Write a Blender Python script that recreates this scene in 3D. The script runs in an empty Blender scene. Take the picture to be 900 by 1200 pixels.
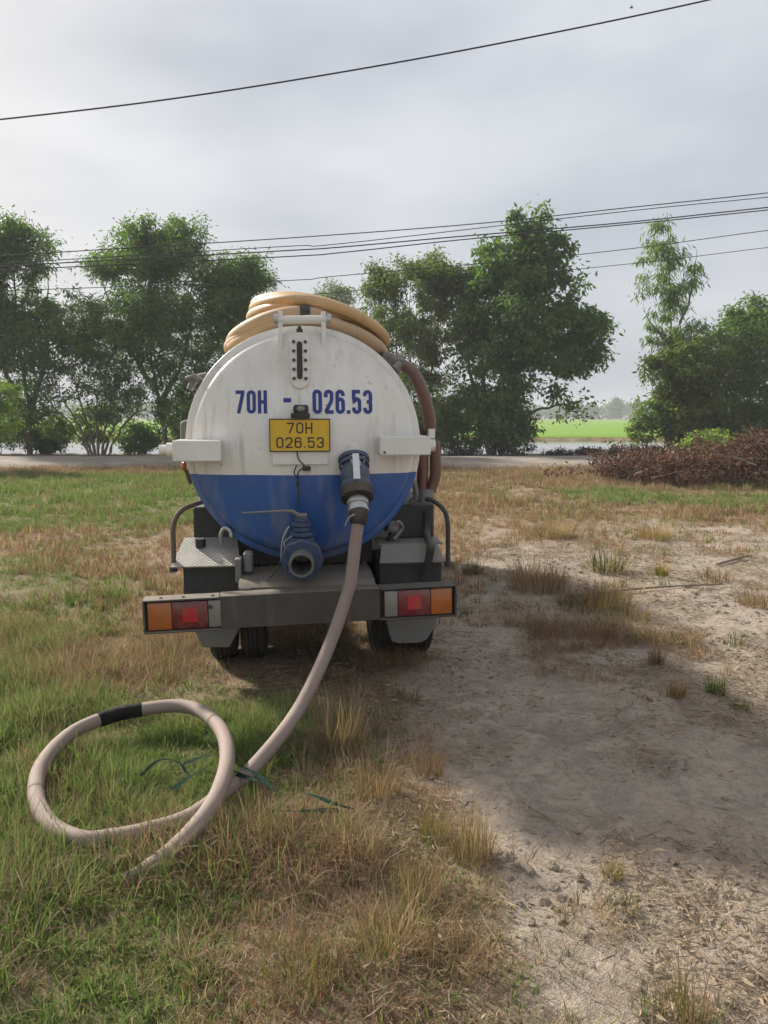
import bpy, bmesh, math, random
import numpy as np
from mathutils import Vector, Matrix, Euler

random.seed(7)
rng = np.random.default_rng(7)
S = bpy.context.scene
COL = S.collection
R = math.radians

# ------------------------------------------------------------------ camera
cam_data = bpy.data.cameras.new('camera')
cam = bpy.data.objects.new('camera', cam_data)
COL.objects.link(cam)
cam_data.sensor_fit = 'AUTO'
cam_data.sensor_width = 36.0
cam_data.lens = 27.0
cam_data.clip_start = 0.05
cam_data.clip_end = 6000
PITCH = math.atan(112 / 900)
CAM_H = 1.8
cam.location = (0, 0, CAM_H)
cam.rotation_euler = (math.pi / 2 - PITCH, 0, 0)
S.camera = cam

# ------------------------------------------------------------------ sky, sun, exposure
SUN_AZ = R(-50)          # measured from +Y, negative = to the left
SUN_EL = R(33)
world = bpy.data.worlds.new('World')
S.world = world
world.use_nodes = True
wn, wl = world.node_tree.nodes, world.node_tree.links
wn.clear()
wo = wn.new('ShaderNodeOutputWorld')
bg = wn.new('ShaderNodeBackground')
bg.inputs['Strength'].default_value = 0.1
sky = wn.new('ShaderNodeTexSky')
sky.sky_type = 'NISHITA'
sky.sun_disc = False
sky.sun_elevation = SUN_EL
sky.sun_rotation = SUN_AZ
sky.air_density = 1.3
sky.dust_density = 5.0
sky.ozone_density = 1.0
tc = wn.new('ShaderNodeTexCoord')
mp = wn.new('ShaderNodeMapping')
mp.inputs['Scale'].default_value = (1.0, 1.0, 2.6)
mp.inputs['Location'].default_value = (3.1, 0.4, 1.7)
cn = wn.new('ShaderNodeTexNoise')
cn.inputs['Scale'].default_value = 2.3
cn.inputs['Detail'].default_value = 5.0
cn.inputs['Roughness'].default_value = 0.5
cr = wn.new('ShaderNodeValToRGB')
cr.color_ramp.elements[0].position = 0.33
cr.color_ramp.elements[0].color = (3.35, 3.6, 4.05, 1)
cr.color_ramp.elements[1].position = 0.66
cr.color_ramp.elements[1].color = (5.0, 5.15, 5.45, 1)
mx = wn.new('ShaderNodeMix')
mx.data_type = 'RGBA'
mx.inputs[0].default_value = 0.88
wl.new(tc.outputs['Generated'], mp.inputs['Vector'])
wl.new(mp.outputs['Vector'], cn.inputs['Vector'])
wl.new(cn.outputs['Fac'], cr.inputs['Fac'])
wl.new(sky.outputs['Color'], mx.inputs[6])
wl.new(cr.outputs['Color'], mx.inputs[7])
wl.new(mx.outputs[2], bg.inputs['Color'])
wl.new(bg.outputs['Background'], wo.inputs['Surface'])

sun_dir = Vector((math.sin(SUN_AZ) * math.cos(SUN_EL), math.cos(SUN_AZ) * math.cos(SUN_EL), math.sin(SUN_EL)))
sl = bpy.data.lights.new('sun', 'SUN')
sl.energy = 5.0
sl.angle = R(4.0)
sl.color = (1.0, 0.93, 0.82)
so = bpy.data.objects.new('sun', sl)
COL.objects.link(so)
so.rotation_euler = sun_dir.to_track_quat('Z', 'Y').to_euler()

S.view_settings.view_transform = 'Standard'
S.view_settings.look = 'None'
S.view_settings.exposure = 0.6
S.view_settings.gamma = 1.0
S.view_settings.use_curve_mapping = False
S.render.engine = 'CYCLES'
S.cycles.use_denoising = True
S.cycles.use_adaptive_sampling = True
S.cycles.adaptive_threshold = 0.03
S.cycles.use_light_tree = False
S.cycles.max_bounces = 4
S.cycles.diffuse_bounces = 2
S.cycles.glossy_bounces = 2
S.cycles.transmission_bounces = 3
S.cycles.transparent_max_bounces = 6
S.cycles.volume_bounces = 0
S.cycles.caustics_reflective = False
S.cycles.caustics_refractive = False


# ------------------------------------------------------------------ node helpers
def new_mat(name):
    m = bpy.data.materials.new(name)
    m.use_nodes = True
    nt = m.node_tree
    nt.nodes.clear()
    out = nt.nodes.new('ShaderNodeOutputMaterial')
    return m, nt, out


def N(nt, typ, **kw):
    n = nt.nodes.new(typ)
    for k, v in kw.items():
        if k.startswith('i_'):
            n.inputs[k[2:]].default_value = v
        else:
            setattr(n, k, v)
    return n


def noise(nt, vec, scale, detail=4, rough=0.55, dist=0.0):
    n = N(nt, 'ShaderNodeTexNoise', i_Scale=scale, i_Detail=detail, i_Roughness=rough, i_Distortion=dist)
    if vec is not None:
        nt.links.new(vec, n.inputs['Vector'])
    return n.outputs['Fac']


def ramp(nt, fac, *stops):
    n = N(nt, 'ShaderNodeValToRGB')
    e = n.color_ramp.elements
    while len(e) < len(stops):
        e.new(0.5)
    for i, (p, c) in enumerate(stops):
        e[i].position = p
        e[i].color = (c, c, c, 1) if isinstance(c, (int, float)) else (*c, 1)
    nt.links.new(fac, n.inputs['Fac'])
    return n.outputs['Color']


def mixc(nt, fac, a, b, mode='MIX'):
    n = N(nt, 'ShaderNodeMix', data_type='RGBA', blend_type=mode)
    for sock, v in ((n.inputs[0], fac), (n.inputs[6], a), (n.inputs[7], b)):
        if isinstance(v, (int, float)):
            sock.default_value = v
        elif isinstance(v, tuple):
            sock.default_value = (*v, 1) if len(v) == 3 else v
        else:
            nt.links.new(v, sock)
    return n.outputs[2]


def math_(nt, op, a, b=0.0, clamp=False):
    n = N(nt, 'ShaderNodeMath', operation=op, use_clamp=clamp)
    for s, v in ((n.inputs[0], a), (n.inputs[1], b)):
        if isinstance(v, (int, float)):
            s.default_value = v
        else:
            nt.links.new(v, s)
    return n.outputs[0]


def obj_coord(nt):
    return N(nt, 'ShaderNodeTexCoord').outputs['Object']


def mapped(nt, vec, scale=(1, 1, 1)):
    n = N(nt, 'ShaderNodeMapping')
    n.inputs['Scale'].default_value = scale
    nt.links.new(vec, n.inputs['Vector'])
    return n.outputs['Vector']


def bump(nt, h, strength=0.3, distance=0.01):
    n = N(nt, 'ShaderNodeBump', i_Strength=strength, i_Distance=distance)
    nt.links.new(h, n.inputs['Height'])
    return n.outputs['Normal']


DUST = (0.34, 0.29, 0.23)


def painted(name, col, rough=0.4, metallic=0.0, dust=0.35, streak=0.25, scale=6.0, dustcol=DUST, coat=0.0, bumps=0.08, spec=0.5):
    """paint / metal / rubber with dust settled on upward faces, blotches and vertical streaks"""
    m, nt, out = new_mat(name)
    p = N(nt, 'ShaderNodeBsdfPrincipled')
    oc = obj_coord(nt)
    n1 = noise(nt, oc, scale, 6, 0.65)
    n2 = noise(nt, mapped(nt, oc, (1, 1, 0.12)), scale * 3.2, 5, 0.6)
    n3 = noise(nt, oc, scale * 9, 3, 0.6)
    base = mixc(nt, ramp(nt, n1, (0.3, 0.0), (0.75, 0.5)), col, tuple(c * 0.8 for c in col))
    base = mixc(nt, math_(nt, 'MULTIPLY', ramp(nt, n2, (0.55, 0.0), (0.8, 1.0)), streak), base, tuple(0.5 * c for c in dustcol))
    geo = N(nt, 'ShaderNodeNewGeometry')
    sep = N(nt, 'ShaderNodeSeparateXYZ')
    nt.links.new(geo.outputs['Normal'], sep.inputs['Vector'])
    up = ramp(nt, sep.outputs['Z'], (0.1, 0.25), (0.9, 1.0))
    dm = math_(nt, 'MULTIPLY', up, ramp(nt, n1, (0.25, 0.25), (0.65, 1.0)))
    dm = math_(nt, 'MULTIPLY', dm, dust, True)
    base = mixc(nt, dm, base, dustcol)
    nt.links.new(base, p.inputs['Base Color'])
    rr = math_(nt, 'ADD', math_(nt, 'MULTIPLY', n3, 0.25), rough - 0.12)
    rr = math_(nt, 'ADD', rr, math_(nt, 'MULTIPLY', dm, 0.5), True)
    nt.links.new(rr, p.inputs['Roughness'])
    p.inputs['Metallic'].default_value = metallic
    p.inputs['Coat Weight'].default_value = coat
    p.inputs['Specular IOR Level'].default_value = spec
    if bumps:
        nt.links.new(bump(nt, n3, bumps, 0.004), p.inputs['Normal'])
    nt.links.new(p.outputs[0], out.inputs['Surface'])
    return m


def leaf_mat(name, c1, c2, trans=0.35, attr='shade', tip=None, spec=0.3):
    """leaf or blade: diffuse + translucent + a little gloss, colour varies from leaf to leaf"""
    m, nt, out = new_mat(name)
    a = N(nt, 'ShaderNodeAttribute', attribute_name=attr)
    oi = N(nt, 'ShaderNodeObjectInfo')
    f = math_(nt, 'ADD', math_(nt, 'MULTIPLY', a.outputs['Fac'], 0.75), math_(nt, 'MULTIPLY', oi.outputs['Random'], 0.25), True)
    c = mixc(nt, f, c1, c2)
    if tip is not None:
        a2 = N(nt, 'ShaderNodeAttribute', attribute_name='along')
        c = mixc(nt, math_(nt, 'MULTIPLY', ramp(nt, a2.outputs['Fac'], (0.45, 0.0), (1.0, 1.0)), 0.6), c, tip)
    if spec > 0.26:
        d = N(nt, 'ShaderNodeBsdfPrincipled', i_Roughness=0.5)
        d.inputs['Specular IOR Level'].default_value = spec
    else:
        d = N(nt, 'ShaderNodeBsdfDiffuse')
    t = N(nt, 'ShaderNodeBsdfTranslucent')
    nt.links.new(c, d.inputs[0])
    tcx = mixc(nt, 1.0, c, (1.15, 1.25, 0.6), 'MULTIPLY')
    nt.links.new(tcx, t.inputs['Color'])
    ms = N(nt, 'ShaderNodeMixShader', i_Fac=trans)
    nt.links.new(d.outputs[0], ms.inputs[1])
    nt.links.new(t.outputs[0], ms.inputs[2])
    nt.links.new(ms.outputs[0], out.inputs['Surface'])
    return m


# ------------------------------------------------------------------ object helpers
def tag(o, label=None, cat=None, group=None, kind=None):
    if label:
        o['label'] = label
    if cat:
        o['category'] = cat
    if group:
        o['group'] = group
    if kind:
        o['kind'] = kind
    return o


def link(name, me, mat=None, parent=None, smooth=True):
    o = bpy.data.objects.new(name, me)
    COL.objects.link(o)
    if mat is not None and len(me.materials) == 0:
        me.materials.append(mat)
    if parent is not None:
        o.parent = parent
    if smooth and len(me.polygons):
        me.polygons.foreach_set('use_smooth', np.ones(len(me.polygons), dtype=bool))
    return o


def empty(name, loc=(0, 0, 0), rz=0.0):
    o = bpy.data.objects.new(name, None)
    COL.objects.link(o)
    o.location = loc
    o.rotation_euler = (0, 0, rz)
    return o


def np_mesh(name, verts, quads=None, tris=None):
    me = bpy.data.meshes.new(name)
    verts = np.asarray(verts, dtype=np.float32)
    nq = 0 if quads is None else len(quads)
    ntr = 0 if tris is None else len(tris)
    me.vertices.add(len(verts))
    me.vertices.foreach_set('co', verts.ravel())
    loops = []
    if nq:
        loops.append(np.asarray(quads, dtype=np.int32).ravel())
    if ntr:
        loops.append(np.asarray(tris, dtype=np.int32).ravel())
    lv = np.concatenate(loops)
    me.loops.add(len(lv))
    me.loops.foreach_set('vertex_index', lv)
    me.polygons.add(nq + ntr)
    st = np.concatenate([np.arange(nq) * 4, nq * 4 + np.arange(ntr) * 3]).astype(np.int32)
    me.polygons.foreach_set('loop_start', st)
    me.update(calc_edges=True)
    return me


def attr_f(me, name, vals):
    a = me.attributes.new(name, 'FLOAT', 'POINT')
    a.data.foreach_set('value', np.asarray(vals, dtype=np.float32))


class MB:
    """collects boxes, tubes and lathes; build() links them as ONE mesh object"""

    def __init__(self):
        self.bm = bmesh.new()

    def box(self, x0, x1, y0, y1, z0, z1, bevel=0.004, rot=None, piv=None, seg=1):
        r = bmesh.ops.create_cube(self.bm, size=1)
        vs = r['verts']
        c = Vector(((x0 + x1) / 2, (y0 + y1) / 2, (z0 + z1) / 2))
        for v in vs:
            v.co = Vector((v.co.x * (x1 - x0), v.co.y * (y1 - y0), v.co.z * (z1 - z0))) + c
        if bevel:
            es = list({e for v in vs for e in v.link_edges})
            rb = bmesh.ops.bevel(self.bm, geom=es, offset=bevel, segments=seg, affect='EDGES', profile=0.5)
            vs = list({v for f in rb['faces'] for v in f.verts} | {v for v in vs if v.is_valid})
        if rot is not None:
            bmesh.ops.rotate(self.bm, verts=vs, cent=Vector(piv) if piv else c, matrix=Euler(rot).to_matrix())
        return self

    def prism(self, pts, axis, a0, a1, bevel=0.0):
        """polygon pts in the two other axes, extruded along axis from a0 to a1"""
        def mk(p, a):
            return {'x': (a, p[0], p[1]), 'y': (p[0], a, p[1]), 'z': (p[0], p[1], a)}[axis]
        v0 = [self.bm.verts.new(mk(p, a0)) for p in pts]
        v1 = [self.bm.verts.new(mk(p, a1)) for p in pts]
        n = len(pts)
        fs = [self.bm.faces.new(v0), self.bm.faces.new(v1[::-1])]
        for i in range(n):
            fs.append(self.bm.faces.new((v0[i], v1[i], v1[(i + 1) % n], v0[(i + 1) % n])))
        bmesh.ops.recalc_face_normals(self.bm, faces=fs)
        if bevel:
            es = list({e for f in fs for e in f.edges})
            bmesh.ops.bevel(self.bm, geom=es, offset=bevel, segments=1, affect='EDGES')
        return self

    def lathe(self, prof, p0, d, seg=32, caps=True):
        """profile [(distance along d, radius)] turned about the axis through p0 along d"""
        d = Vector(d).normalized()
        a = d.orthogonal().normalized()
        b = d.cross(a)
        p0 = Vector(p0)
        rings = []
        for t, r in prof:
            if r < 1e-5:
                rings.append([self.bm.verts.new(p0 + d * t)])
            else:
                rings.append([self.bm.verts.new(p0 + d * t + (a * math.cos(k) + b * math.sin(k)) * r)
                              for k in [2 * math.pi * i / seg for i in range(seg)]])
        for A, B in zip(rings, rings[1:]):
            for i in range(seg):
                j = (i + 1) % seg
                if len(A) == 1 and len(B) == 1:
                    continue
                if len(A) == 1:
                    self.bm.faces.new((A[0], B[i], B[j]))
                elif len(B) == 1:
                    self.bm.faces.new((A[i], B[0], A[j]))
                else:
                    self.bm.faces.new((A[i], B[i], B[j], A[j]))
        if caps:
            if len(rings[0]) > 1:
                self.bm.faces.new(rings[0])
            if len(rings[-1]) > 1:
                self.bm.faces.new(rings[-1][::-1])
        return self

    def cyl(self, p0, p1, r, seg=16, r2=None):
        v = Vector(p1) - Vector(p0)
        return self.lathe([(0, r), (v.length, r if r2 is None else r2)], p0, v, seg)

    def tube(self, pts, r, seg=10, caps=True):
        pts = [Vector(p) for p in pts]
        n = len(pts)
        rad = r if callable(r) else (lambda i, n_: r)
        t = (pts[1] - pts[0]).normalized()
        nrm = t.orthogonal().normalized()
        rings = []
        for i in range(n):
            t = (pts[min(i + 1, n - 1)] - pts[max(i - 1, 0)]).normalized()
            nrm = (nrm - t * nrm.dot(t)).normalized()
            bn = t.cross(nrm)
            rr = rad(i, n)
            rings.append([self.bm.verts.new(pts[i] + (nrm * math.cos(a) + bn * math.sin(a)) * rr)
                          for a in [2 * math.pi * k / seg for k in range(seg)]])
        for A, B in zip(rings, rings[1:]):
            for k in range(seg):
                self.bm.faces.new((A[k], A[(k + 1) % seg], B[(k + 1) % seg], B[k]))
        if caps:
            self.bm.faces.new(rings[0][::-1])
            self.bm.faces.new(rings[-1])
        return self

    def sphere(self, c, r, sc=(1, 1, 1), seg=14):
        rr = bmesh.ops.create_uvsphere(self.bm, u_segments=seg, v_segments=max(6, seg // 2), radius=r)
        for v in rr['verts']:
            v.co = Vector((v.co.x * sc[0], v.co.y * sc[1], v.co.z * sc[2])) + Vector(c)
        return self

    def build(self, name, mat, parent=None, smooth=True, angle=35, label=None):
        bmesh.ops.recalc_face_normals(self.bm, faces=self.bm.faces[:])
        me = bpy.data.meshes.new(name)
        if smooth:
            for f in self.bm.faces:
                f.smooth = True
            for e in self.bm.edges:
                if len(e.link_faces) == 2 and e.calc_face_angle(0) > R(angle):
                    e.smooth = False
        self.bm.to_mesh(me)
        self.bm.free()
        o = link(name, me, mat, parent, smooth=False)
        if label:
            o['label'] = label
        return o


def catmull(pts, per=12, closed=False):
    P = [np.array(p, float) for p in pts]
    out = []
    n = len(P)
    rngi = range(n) if closed else range(n - 1)
    for i in rngi:
        p0 = P[(i - 1) % n] if (closed or i > 0) else 2 * P[0] - P[1]
        p1, p2 = P[i % n], P[(i + 1) % n]
        p3 = P[(i + 2) % n] if (closed or i + 2 < n) else 2 * P[-1] - P[-2]
        for k in range(per):
            t = k / per
            out.append(0.5 * ((2 * p1) + (-p0 + p2) * t + (2 * p0 - 5 * p1 + 4 * p2 - p3) * t * t + (-p0 + 3 * p1 - 3 * p2 + p3) * t ** 3))
    if not closed:
        out.append(P[-1])
    return [tuple(p) for p in out]


def resample(pts, step):
    P = np.array(pts)
    d = np.concatenate([[0], np.cumsum(np.linalg.norm(np.diff(P, axis=0), axis=1))])
    n = max(2, int(d[-1] / step))
    s = np.linspace(0, d[-1], n)
    return [tuple(np.array([np.interp(v, d, P[:, k]) for k in range(3)])) for v in s]


# value noise in numpy (used for heights and for where grass grows)
_perm = np.random.default_rng(3).random((256, 256))


def vnoise(x, y):
    xi, yi = np.floor(x).astype(int), np.floor(y).astype(int)
    fx, fy = x - xi, y - yi
    fx, fy = fx * fx * (3 - 2 * fx), fy * fy * (3 - 2 * fy)
    g = lambda a, b: _perm[a % 256, b % 256]
    return (g(xi, yi) * (1 - fx) + g(xi + 1, yi) * fx) * (1 - fy) + (g(xi, yi + 1) * (1 - fx) + g(xi + 1, yi + 1) * fx) * fy


def fbm(x, y, s, o=4):
    v, a, t = 0, 1.0, 0
    for k in range(o):
        v = v + a * vnoise(x * s + 17.3 * k, y * s + 9.1 * k)
        t += a
        a *= 0.5
        s *= 2.03
    return v / t


def sstep(a, b, x):
    t = np.clip((x - a) / (b - a), 0, 1)
    return t * t * (3 - 2 * t)


# ------------------------------------------------------------------ where grass, straw and bare soil lie (metres, plan)
XB_Y = [1.0, 2.0, 2.6, 3.0, 3.4, 3.8, 4.6, 5.4, 6.2, 8.0, 9.5, 11.0]
XB_X = [0.40, 0.42, 0.46, 0.48, 0.34, 0.05, -0.12, -0.05, 0.20, 0.75, 1.1, 1.4]


def cover(x, y):
    """fraction of grass cover and how green it is"""
    xb = np.interp(y, XB_Y, XB_X)
    n = fbm(x, y, 1.3, 4) - 0.5
    near = 1 - sstep(-0.22, 0.30, x - xb + n * 0.9)
    far = sstep(9.4, 12.6, y + n * 6 - 0.30 * np.maximum(x - 1.6, 0)) * (0.55 + 0.45 * sstep(0.38, 0.55, fbm(x + 5, y * 2.0, 0.5, 3) + 0.03 * (y - 12)))
    patches = sstep(0.56, 0.68, fbm(x + 40, y, 1.3, 4)) * 0.5
    g = np.maximum(np.maximum(near, far * 0.9), patches * sstep(4.6, 7, y))
    m = fbm(x - 20, y + 5, 0.55, 4)
    z1 = 1 - sstep(4.0, 5.4, y)                              # foreground
    gr = z1 * (1 - sstep(-1.05, -0.2, x + (m - 0.5) * 1.2)) * 0.90
    z2 = sstep(4.0, 5.4, y) * (1 - sstep(8.0, 9.5, y))
    gr = gr + z2 * (1 - sstep(-3.6, -2.0, x + (m - 0.5) * 1.6)) * 0.75
    z3 = sstep(8.0, 9.5, y) * (1 - sstep(12, 13.5, y))
    gr = gr + z3 * (1 - sstep(-5.5, -3.0, x)) * 0.45
    z4 = sstep(12, 13.5, y) * (1 - sstep(22.5, 25.0, y))
    gr = gr + z4 * ((1 - sstep(-4.0, -1.5, x)) * 0.85 + 0.12)
    strip = np.exp(-((y - (17.3 - 0.35 * (x - 5))) / 1.5) ** 2) * sstep(3.2, 5.0, x)
    gr = np.maximum(gr, strip * 1.1)
    g = np.maximum(g, strip)
    gr = gr + z1 * 0.14 * sstep(-0.6, 0.1, x)
    m2 = fbm(x + 60, y - 33, 1.5, 3)
    gr = np.clip(gr + ((m - 0.5) * 1.4 + (m2 - 0.5) * 1.3) * np.clip(gr * 2.2, 0, 1), 0.03, 0.88)
    return np.clip(g, 0, 1), gr


ROAD_Y0, ROAD_Y1 = 27.4, 32.2
CANAL_Y0, CANAL_Y1 = 38.5, 62.0
FIELD_Y0, FIELD_Y1 = 64.6, 415.0


def ground_h(x, y):
    g, _ = cover(x, y)
    h = (fbm(x, y, 0.35, 3) - 0.5) * 0.10
    h = h + (fbm(x + 7, y, 2.2, 4) - 0.5) * 0.05
    h = h + (fbm(x, y + 31, 9.0, 3) - 0.5) * (0.022 + 0.012 * (1 - g))
    bare = (1 - g) * (1 - sstep(9, 13, y))
    h = h + bare * ((np.abs(fbm(x + 3, y - 6, 4.2, 3) - 0.5)) * 0.05 + (fbm(x, y, 17.0, 2) - 0.5) * 0.014 * sstep(0.4, 0.6, fbm(x + 2, y - 4, 1.6, 4)))
    near = 1 - sstep(14, 22, y)
    tr = np.exp(-((x - 0.40) / 1.9) ** 2 - ((y - 5.8) / 2.0) ** 2)        # flat where the truck stands
    h = h * (1 - 0.75 * tr)
    h = h * (0.35 + 0.65 * near)
    rut = np.exp(-((x - (1.05 - 0.07 * (y - 4.5))) / 0.35) ** 2) * sstep(1.5, 3, y) * (1 - sstep(7, 10, y))
    h = h - 0.03 * rut
    canal = sstep(CANAL_Y0 - 1.5, CANAL_Y0 + 1.0, y) * (1 - sstep(CANAL_Y1 - 1.0, CANAL_Y1 + 1.2, y))
    h = h - 1.1 * canal
    h = h * np.where(y > 300, 0.3, 1)
    return h


# ------------------------------------------------------------------ ground sheet
def graded(lo, hi, dense_lo, dense_hi, step, grow=1.12, cap=400):
    a = list(np.arange(dense_lo, dense_hi, step))
    s, v = step, a[-1]
    while v < hi:
        s = min(s * grow, cap)
        v += s
        a.append(v)
    s, v = step, a[0]
    pre = []
    while v > lo:
        s = min(s * grow, cap)
        v -= s
        pre.append(v)
    return np.array(pre[::-1] + a)


gx = graded(-3000, 3000, -2.6, 3.4, 0.05, 1.045)
gy = np.concatenate([graded(-60, 27.0, 1.5, 7.0, 0.05, 1.03)])
gy = gy[gy < 27.0]
gy = np.concatenate([gy, np.arange(27.2, 66, 0.6), 66 * 1.12 ** np.arange(1, 37)])
GX, GY = np.meshgrid(gx, gy)
GZ = ground_h(GX, GY)
nx, ny = len(gx), len(gy)
idx = np.arange(nx * ny).reshape(ny, nx)
gq = np.stack([idx[:-1, :-1], idx[:-1, 1:], idx[1:, 1:], idx[1:, :-1]], -1).reshape(-1, 4)
gme = np_mesh('ground', np.stack([GX, GY, GZ], -1).reshape(-1, 3), gq)
cg, cgr = cover(GX, GY)
attr_f(gme, 'grass', cg.ravel())
attr_f(gme, 'green', cgr.ravel())

m, nt, out = new_mat('soil')
p = N(nt, 'ShaderNodeBsdfPrincipled', i_Roughness=0.95)
p.inputs['Specular IOR Level'].default_value = 0.15
oc = obj_coord(nt)
a_g = N(nt, 'ShaderNodeAttribute', attribute_name='grass').outputs['Fac']
a_gr = N(nt, 'ShaderNodeAttribute', attribute_name='green').outputs['Fac']
nA = noise(nt, oc, 0.9, 3, 0.6, 0.4)
nB = noise(nt, oc, 4.5, 5, 0.68, 0.6)
nC = noise(nt, oc, 26, 3, 0.7)
nD = noise(nt, oc, 170, 2, 0.7)
soil = mixc(nt, ramp(nt, nA, (0.38, 0.0), (0.62, 1.0)), (0.235, 0.19, 0.15), (0.355, 0.295, 0.235))
soil = mixc(nt, ramp(nt, nB, (0.42, 0.0), (0.60, 1.0)), soil, (0.405, 0.335, 0.265))
soil = mixc(nt, ramp(nt, noise(nt, oc, 2.1, 4, 0.7, 0.8), (0.55, 0.0), (0.66, 0.75)), soil, (0.19, 0.155, 0.125))
soil = mixc(nt, ramp(nt, nC, (0.34, 0.45), (0.50, 0.0)), soil, (0.150, 0.113, 0.088))
soil = mixc(nt, ramp(nt, nD, (0.52, 0.0), (0.72, 0.6)), soil, (0.47, 0.39, 0.31))
soil = mixc(nt, ramp(nt, nD, (0.30, 0.65), (0.45, 0.0)), soil, (0.12, 0.095, 0.075))
thatch = mixc(nt, ramp(nt, nB, (0.35, 0.0), (0.65, 1.0)), (0.14, 0.095, 0.068), (0.29, 0.21, 0.15))
thatch = mixc(nt, ramp(nt, nC, (0.4, 0.0), (0.6, 0.8)), thatch, (0.34, 0.26, 0.185))
greens = mixc(nt, ramp(nt, nC, (0.35, 0.0), (0.65, 1.0)), (0.075, 0.085, 0.03), (0.13, 0.15, 0.05))
thatch = mixc(nt, math_(nt, 'MULTIPLY', a_gr, 0.75, True), thatch, greens)
gf = math_(nt, 'ADD', a_g, math_(nt, 'MULTIPLY', math_(nt, 'SUBTRACT', nB, 0.5), 0.9))
colr = mixc(nt, ramp(nt, gf, (0.25, 0.0), (0.65, 1.0)), soil, thatch)
nt.links.new(colr, p.inputs['Base Color'])
vor = N(nt, 'ShaderNodeTexVoronoi', feature='DISTANCE_TO_EDGE', i_Scale=7.0)
wv = N(nt, 'ShaderNodeVectorMath', operation='ADD')
nt.links.new(oc, wv.inputs[0])
nz = N(nt, 'ShaderNodeTexNoise', i_Scale=5.0, i_Detail=3.0)
nt.links.new(oc, nz.inputs['Vector'])
nzs = N(nt, 'ShaderNodeVectorMath', operation='SCALE')
nzs.inputs['Scale'].default_value = 0.35
nt.links.new(nz.outputs['Color'], nzs.inputs[0])
nt.links.new(nzs.outputs[0], wv.inputs[1])
nt.links.new(wv.outputs[0], vor.inputs['Vector'])
crk = ramp(nt, vor.outputs['Distance'], (0.0, 0.0), (0.05, 1.0))
hh = math_(nt, 'ADD', math_(nt, 'MULTIPLY', nB, 1.6), math_(nt, 'MULTIPLY', nC, 0.35))
hh = math_(nt, 'ADD', hh, math_(nt, 'MULTIPLY', nD, 0.30))
hh = math_(nt, 'ADD', hh, math_(nt, 'MULTIPLY', crk, 0.04))
nt.links.new(bump(nt, hh, 0.8, 0.03), p.inputs['Normal'])
nt.links.new(p.outputs[0], out.inputs['Surface'])
M_soil = m
tag(link('ground', gme, M_soil), kind='structure')


def plain_mat(name, c1, c2, scale, rough=0.95, b=0.5, bd=0.02, c3=None):
    m, nt, out = new_mat(name)
    p = N(nt, 'ShaderNodeBsdfPrincipled', i_Roughness=rough)
    p.inputs['Specular IOR Level'].default_value = 0.15
    oc = obj_coord(nt)
    f = noise(nt, oc, scale, 7, 0.65, 0.4)
    c = mixc(nt, ramp(nt, f, (0.35, 0.0), (0.65, 1.0)), c1, c2)
    if c3:
        c = mixc(nt, ramp(nt, noise(nt, oc, scale * 0.22, 4, 0.6), (0.45, 0.0), (0.62, 1.0)), c, c3)
    nt.links.new(c, p.inputs['Base Color'])
    nt.links.new(bump(nt, f, b, bd), p.inputs['Normal'])
    nt.links.new(p.outputs[0], out.inputs['Surface'])
    return m


# raised dirt road, crowned, with soft verges
xs = np.concatenate([np.arange(-260, -40, 4.0), np.arange(-40, 40, 0.5), np.arange(40, 261, 4.0)])
sec = [(ROAD_Y0 - 1.3, -0.12), (ROAD_Y0 - 0.4, 0.10), (ROAD_Y0, 0.16), (ROAD_Y0 + 0.9, 0.19), (ROAD_Y0 + 1.8, 0.21), (ROAD_Y0 + 2.6, 0.22),
       (ROAD_Y0 + 3.6, 0.20), (ROAD_Y1, 0.16), (ROAD_Y1 + 0.6, 0.05), (ROAD_Y1 + 1.4, -0.12)]
rv = np.zeros((len(xs), len(sec), 3))
for j, (yy, zz) in enumerate(sec):
    rv[:, j, 0] = xs
    rv[:, j, 1] = yy + (fbm(xs, xs * 0 + j * 3.1, 0.3, 3) - 0.5) * 0.7
    rv[:, j, 2] = zz + (fbm(xs, xs * 0 + j * 1.7, 0.9, 3) - 0.5) * 0.05 * (0 < j < len(sec) - 1)
ri = np.arange(len(xs) * len(sec)).reshape(len(xs), len(sec))
rq = np.stack([ri[:-1, :-1], ri[1:, :-1], ri[1:, 1:], ri[:-1, 1:]], -1).reshape(-1, 4)
M_road = plain_mat('dirt_road', (0.24, 0.205, 0.175), (0.34, 0.30, 0.255), 1.6, c3=(0.21, 0.18, 0.15))
tag(link('dirt_road', np_mesh('dirt_road', rv.reshape(-1, 3), rq), M_road), kind='structure')

# canal water
m, nt, out = new_mat('canal_water')
p = N(nt, 'ShaderNodeBsdfPrincipled', i_Roughness=0.06)
p.inputs['Base Color'].default_value = (0.10, 0.095, 0.075, 1)
p.inputs['IOR'].default_value = 1.33
p.inputs['Specular IOR Level'].default_value = 0.9
nt.links.new(bump(nt, noise(nt, mapped(nt, obj_coord(nt), (1, 2.2, 1)), 1.4, 4), 0.06, 0.05), p.inputs['Normal'])
nt.links.new(p.outputs[0], out.inputs['Surface'])
wx = np.array([-900, 900.0])
wme = np_mesh('canal_water', [(-900, CANAL_Y0 - 1.2, -0.12), (900, CANAL_Y0 - 1.2, -0.12), (900, CANAL_Y1 + 1.2, -0.12), (-900, CANAL_Y1 + 1.2, -0.12)], [[0, 1, 2, 3]])
tag(link('canal_water', wme, m), kind='structure')

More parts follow.
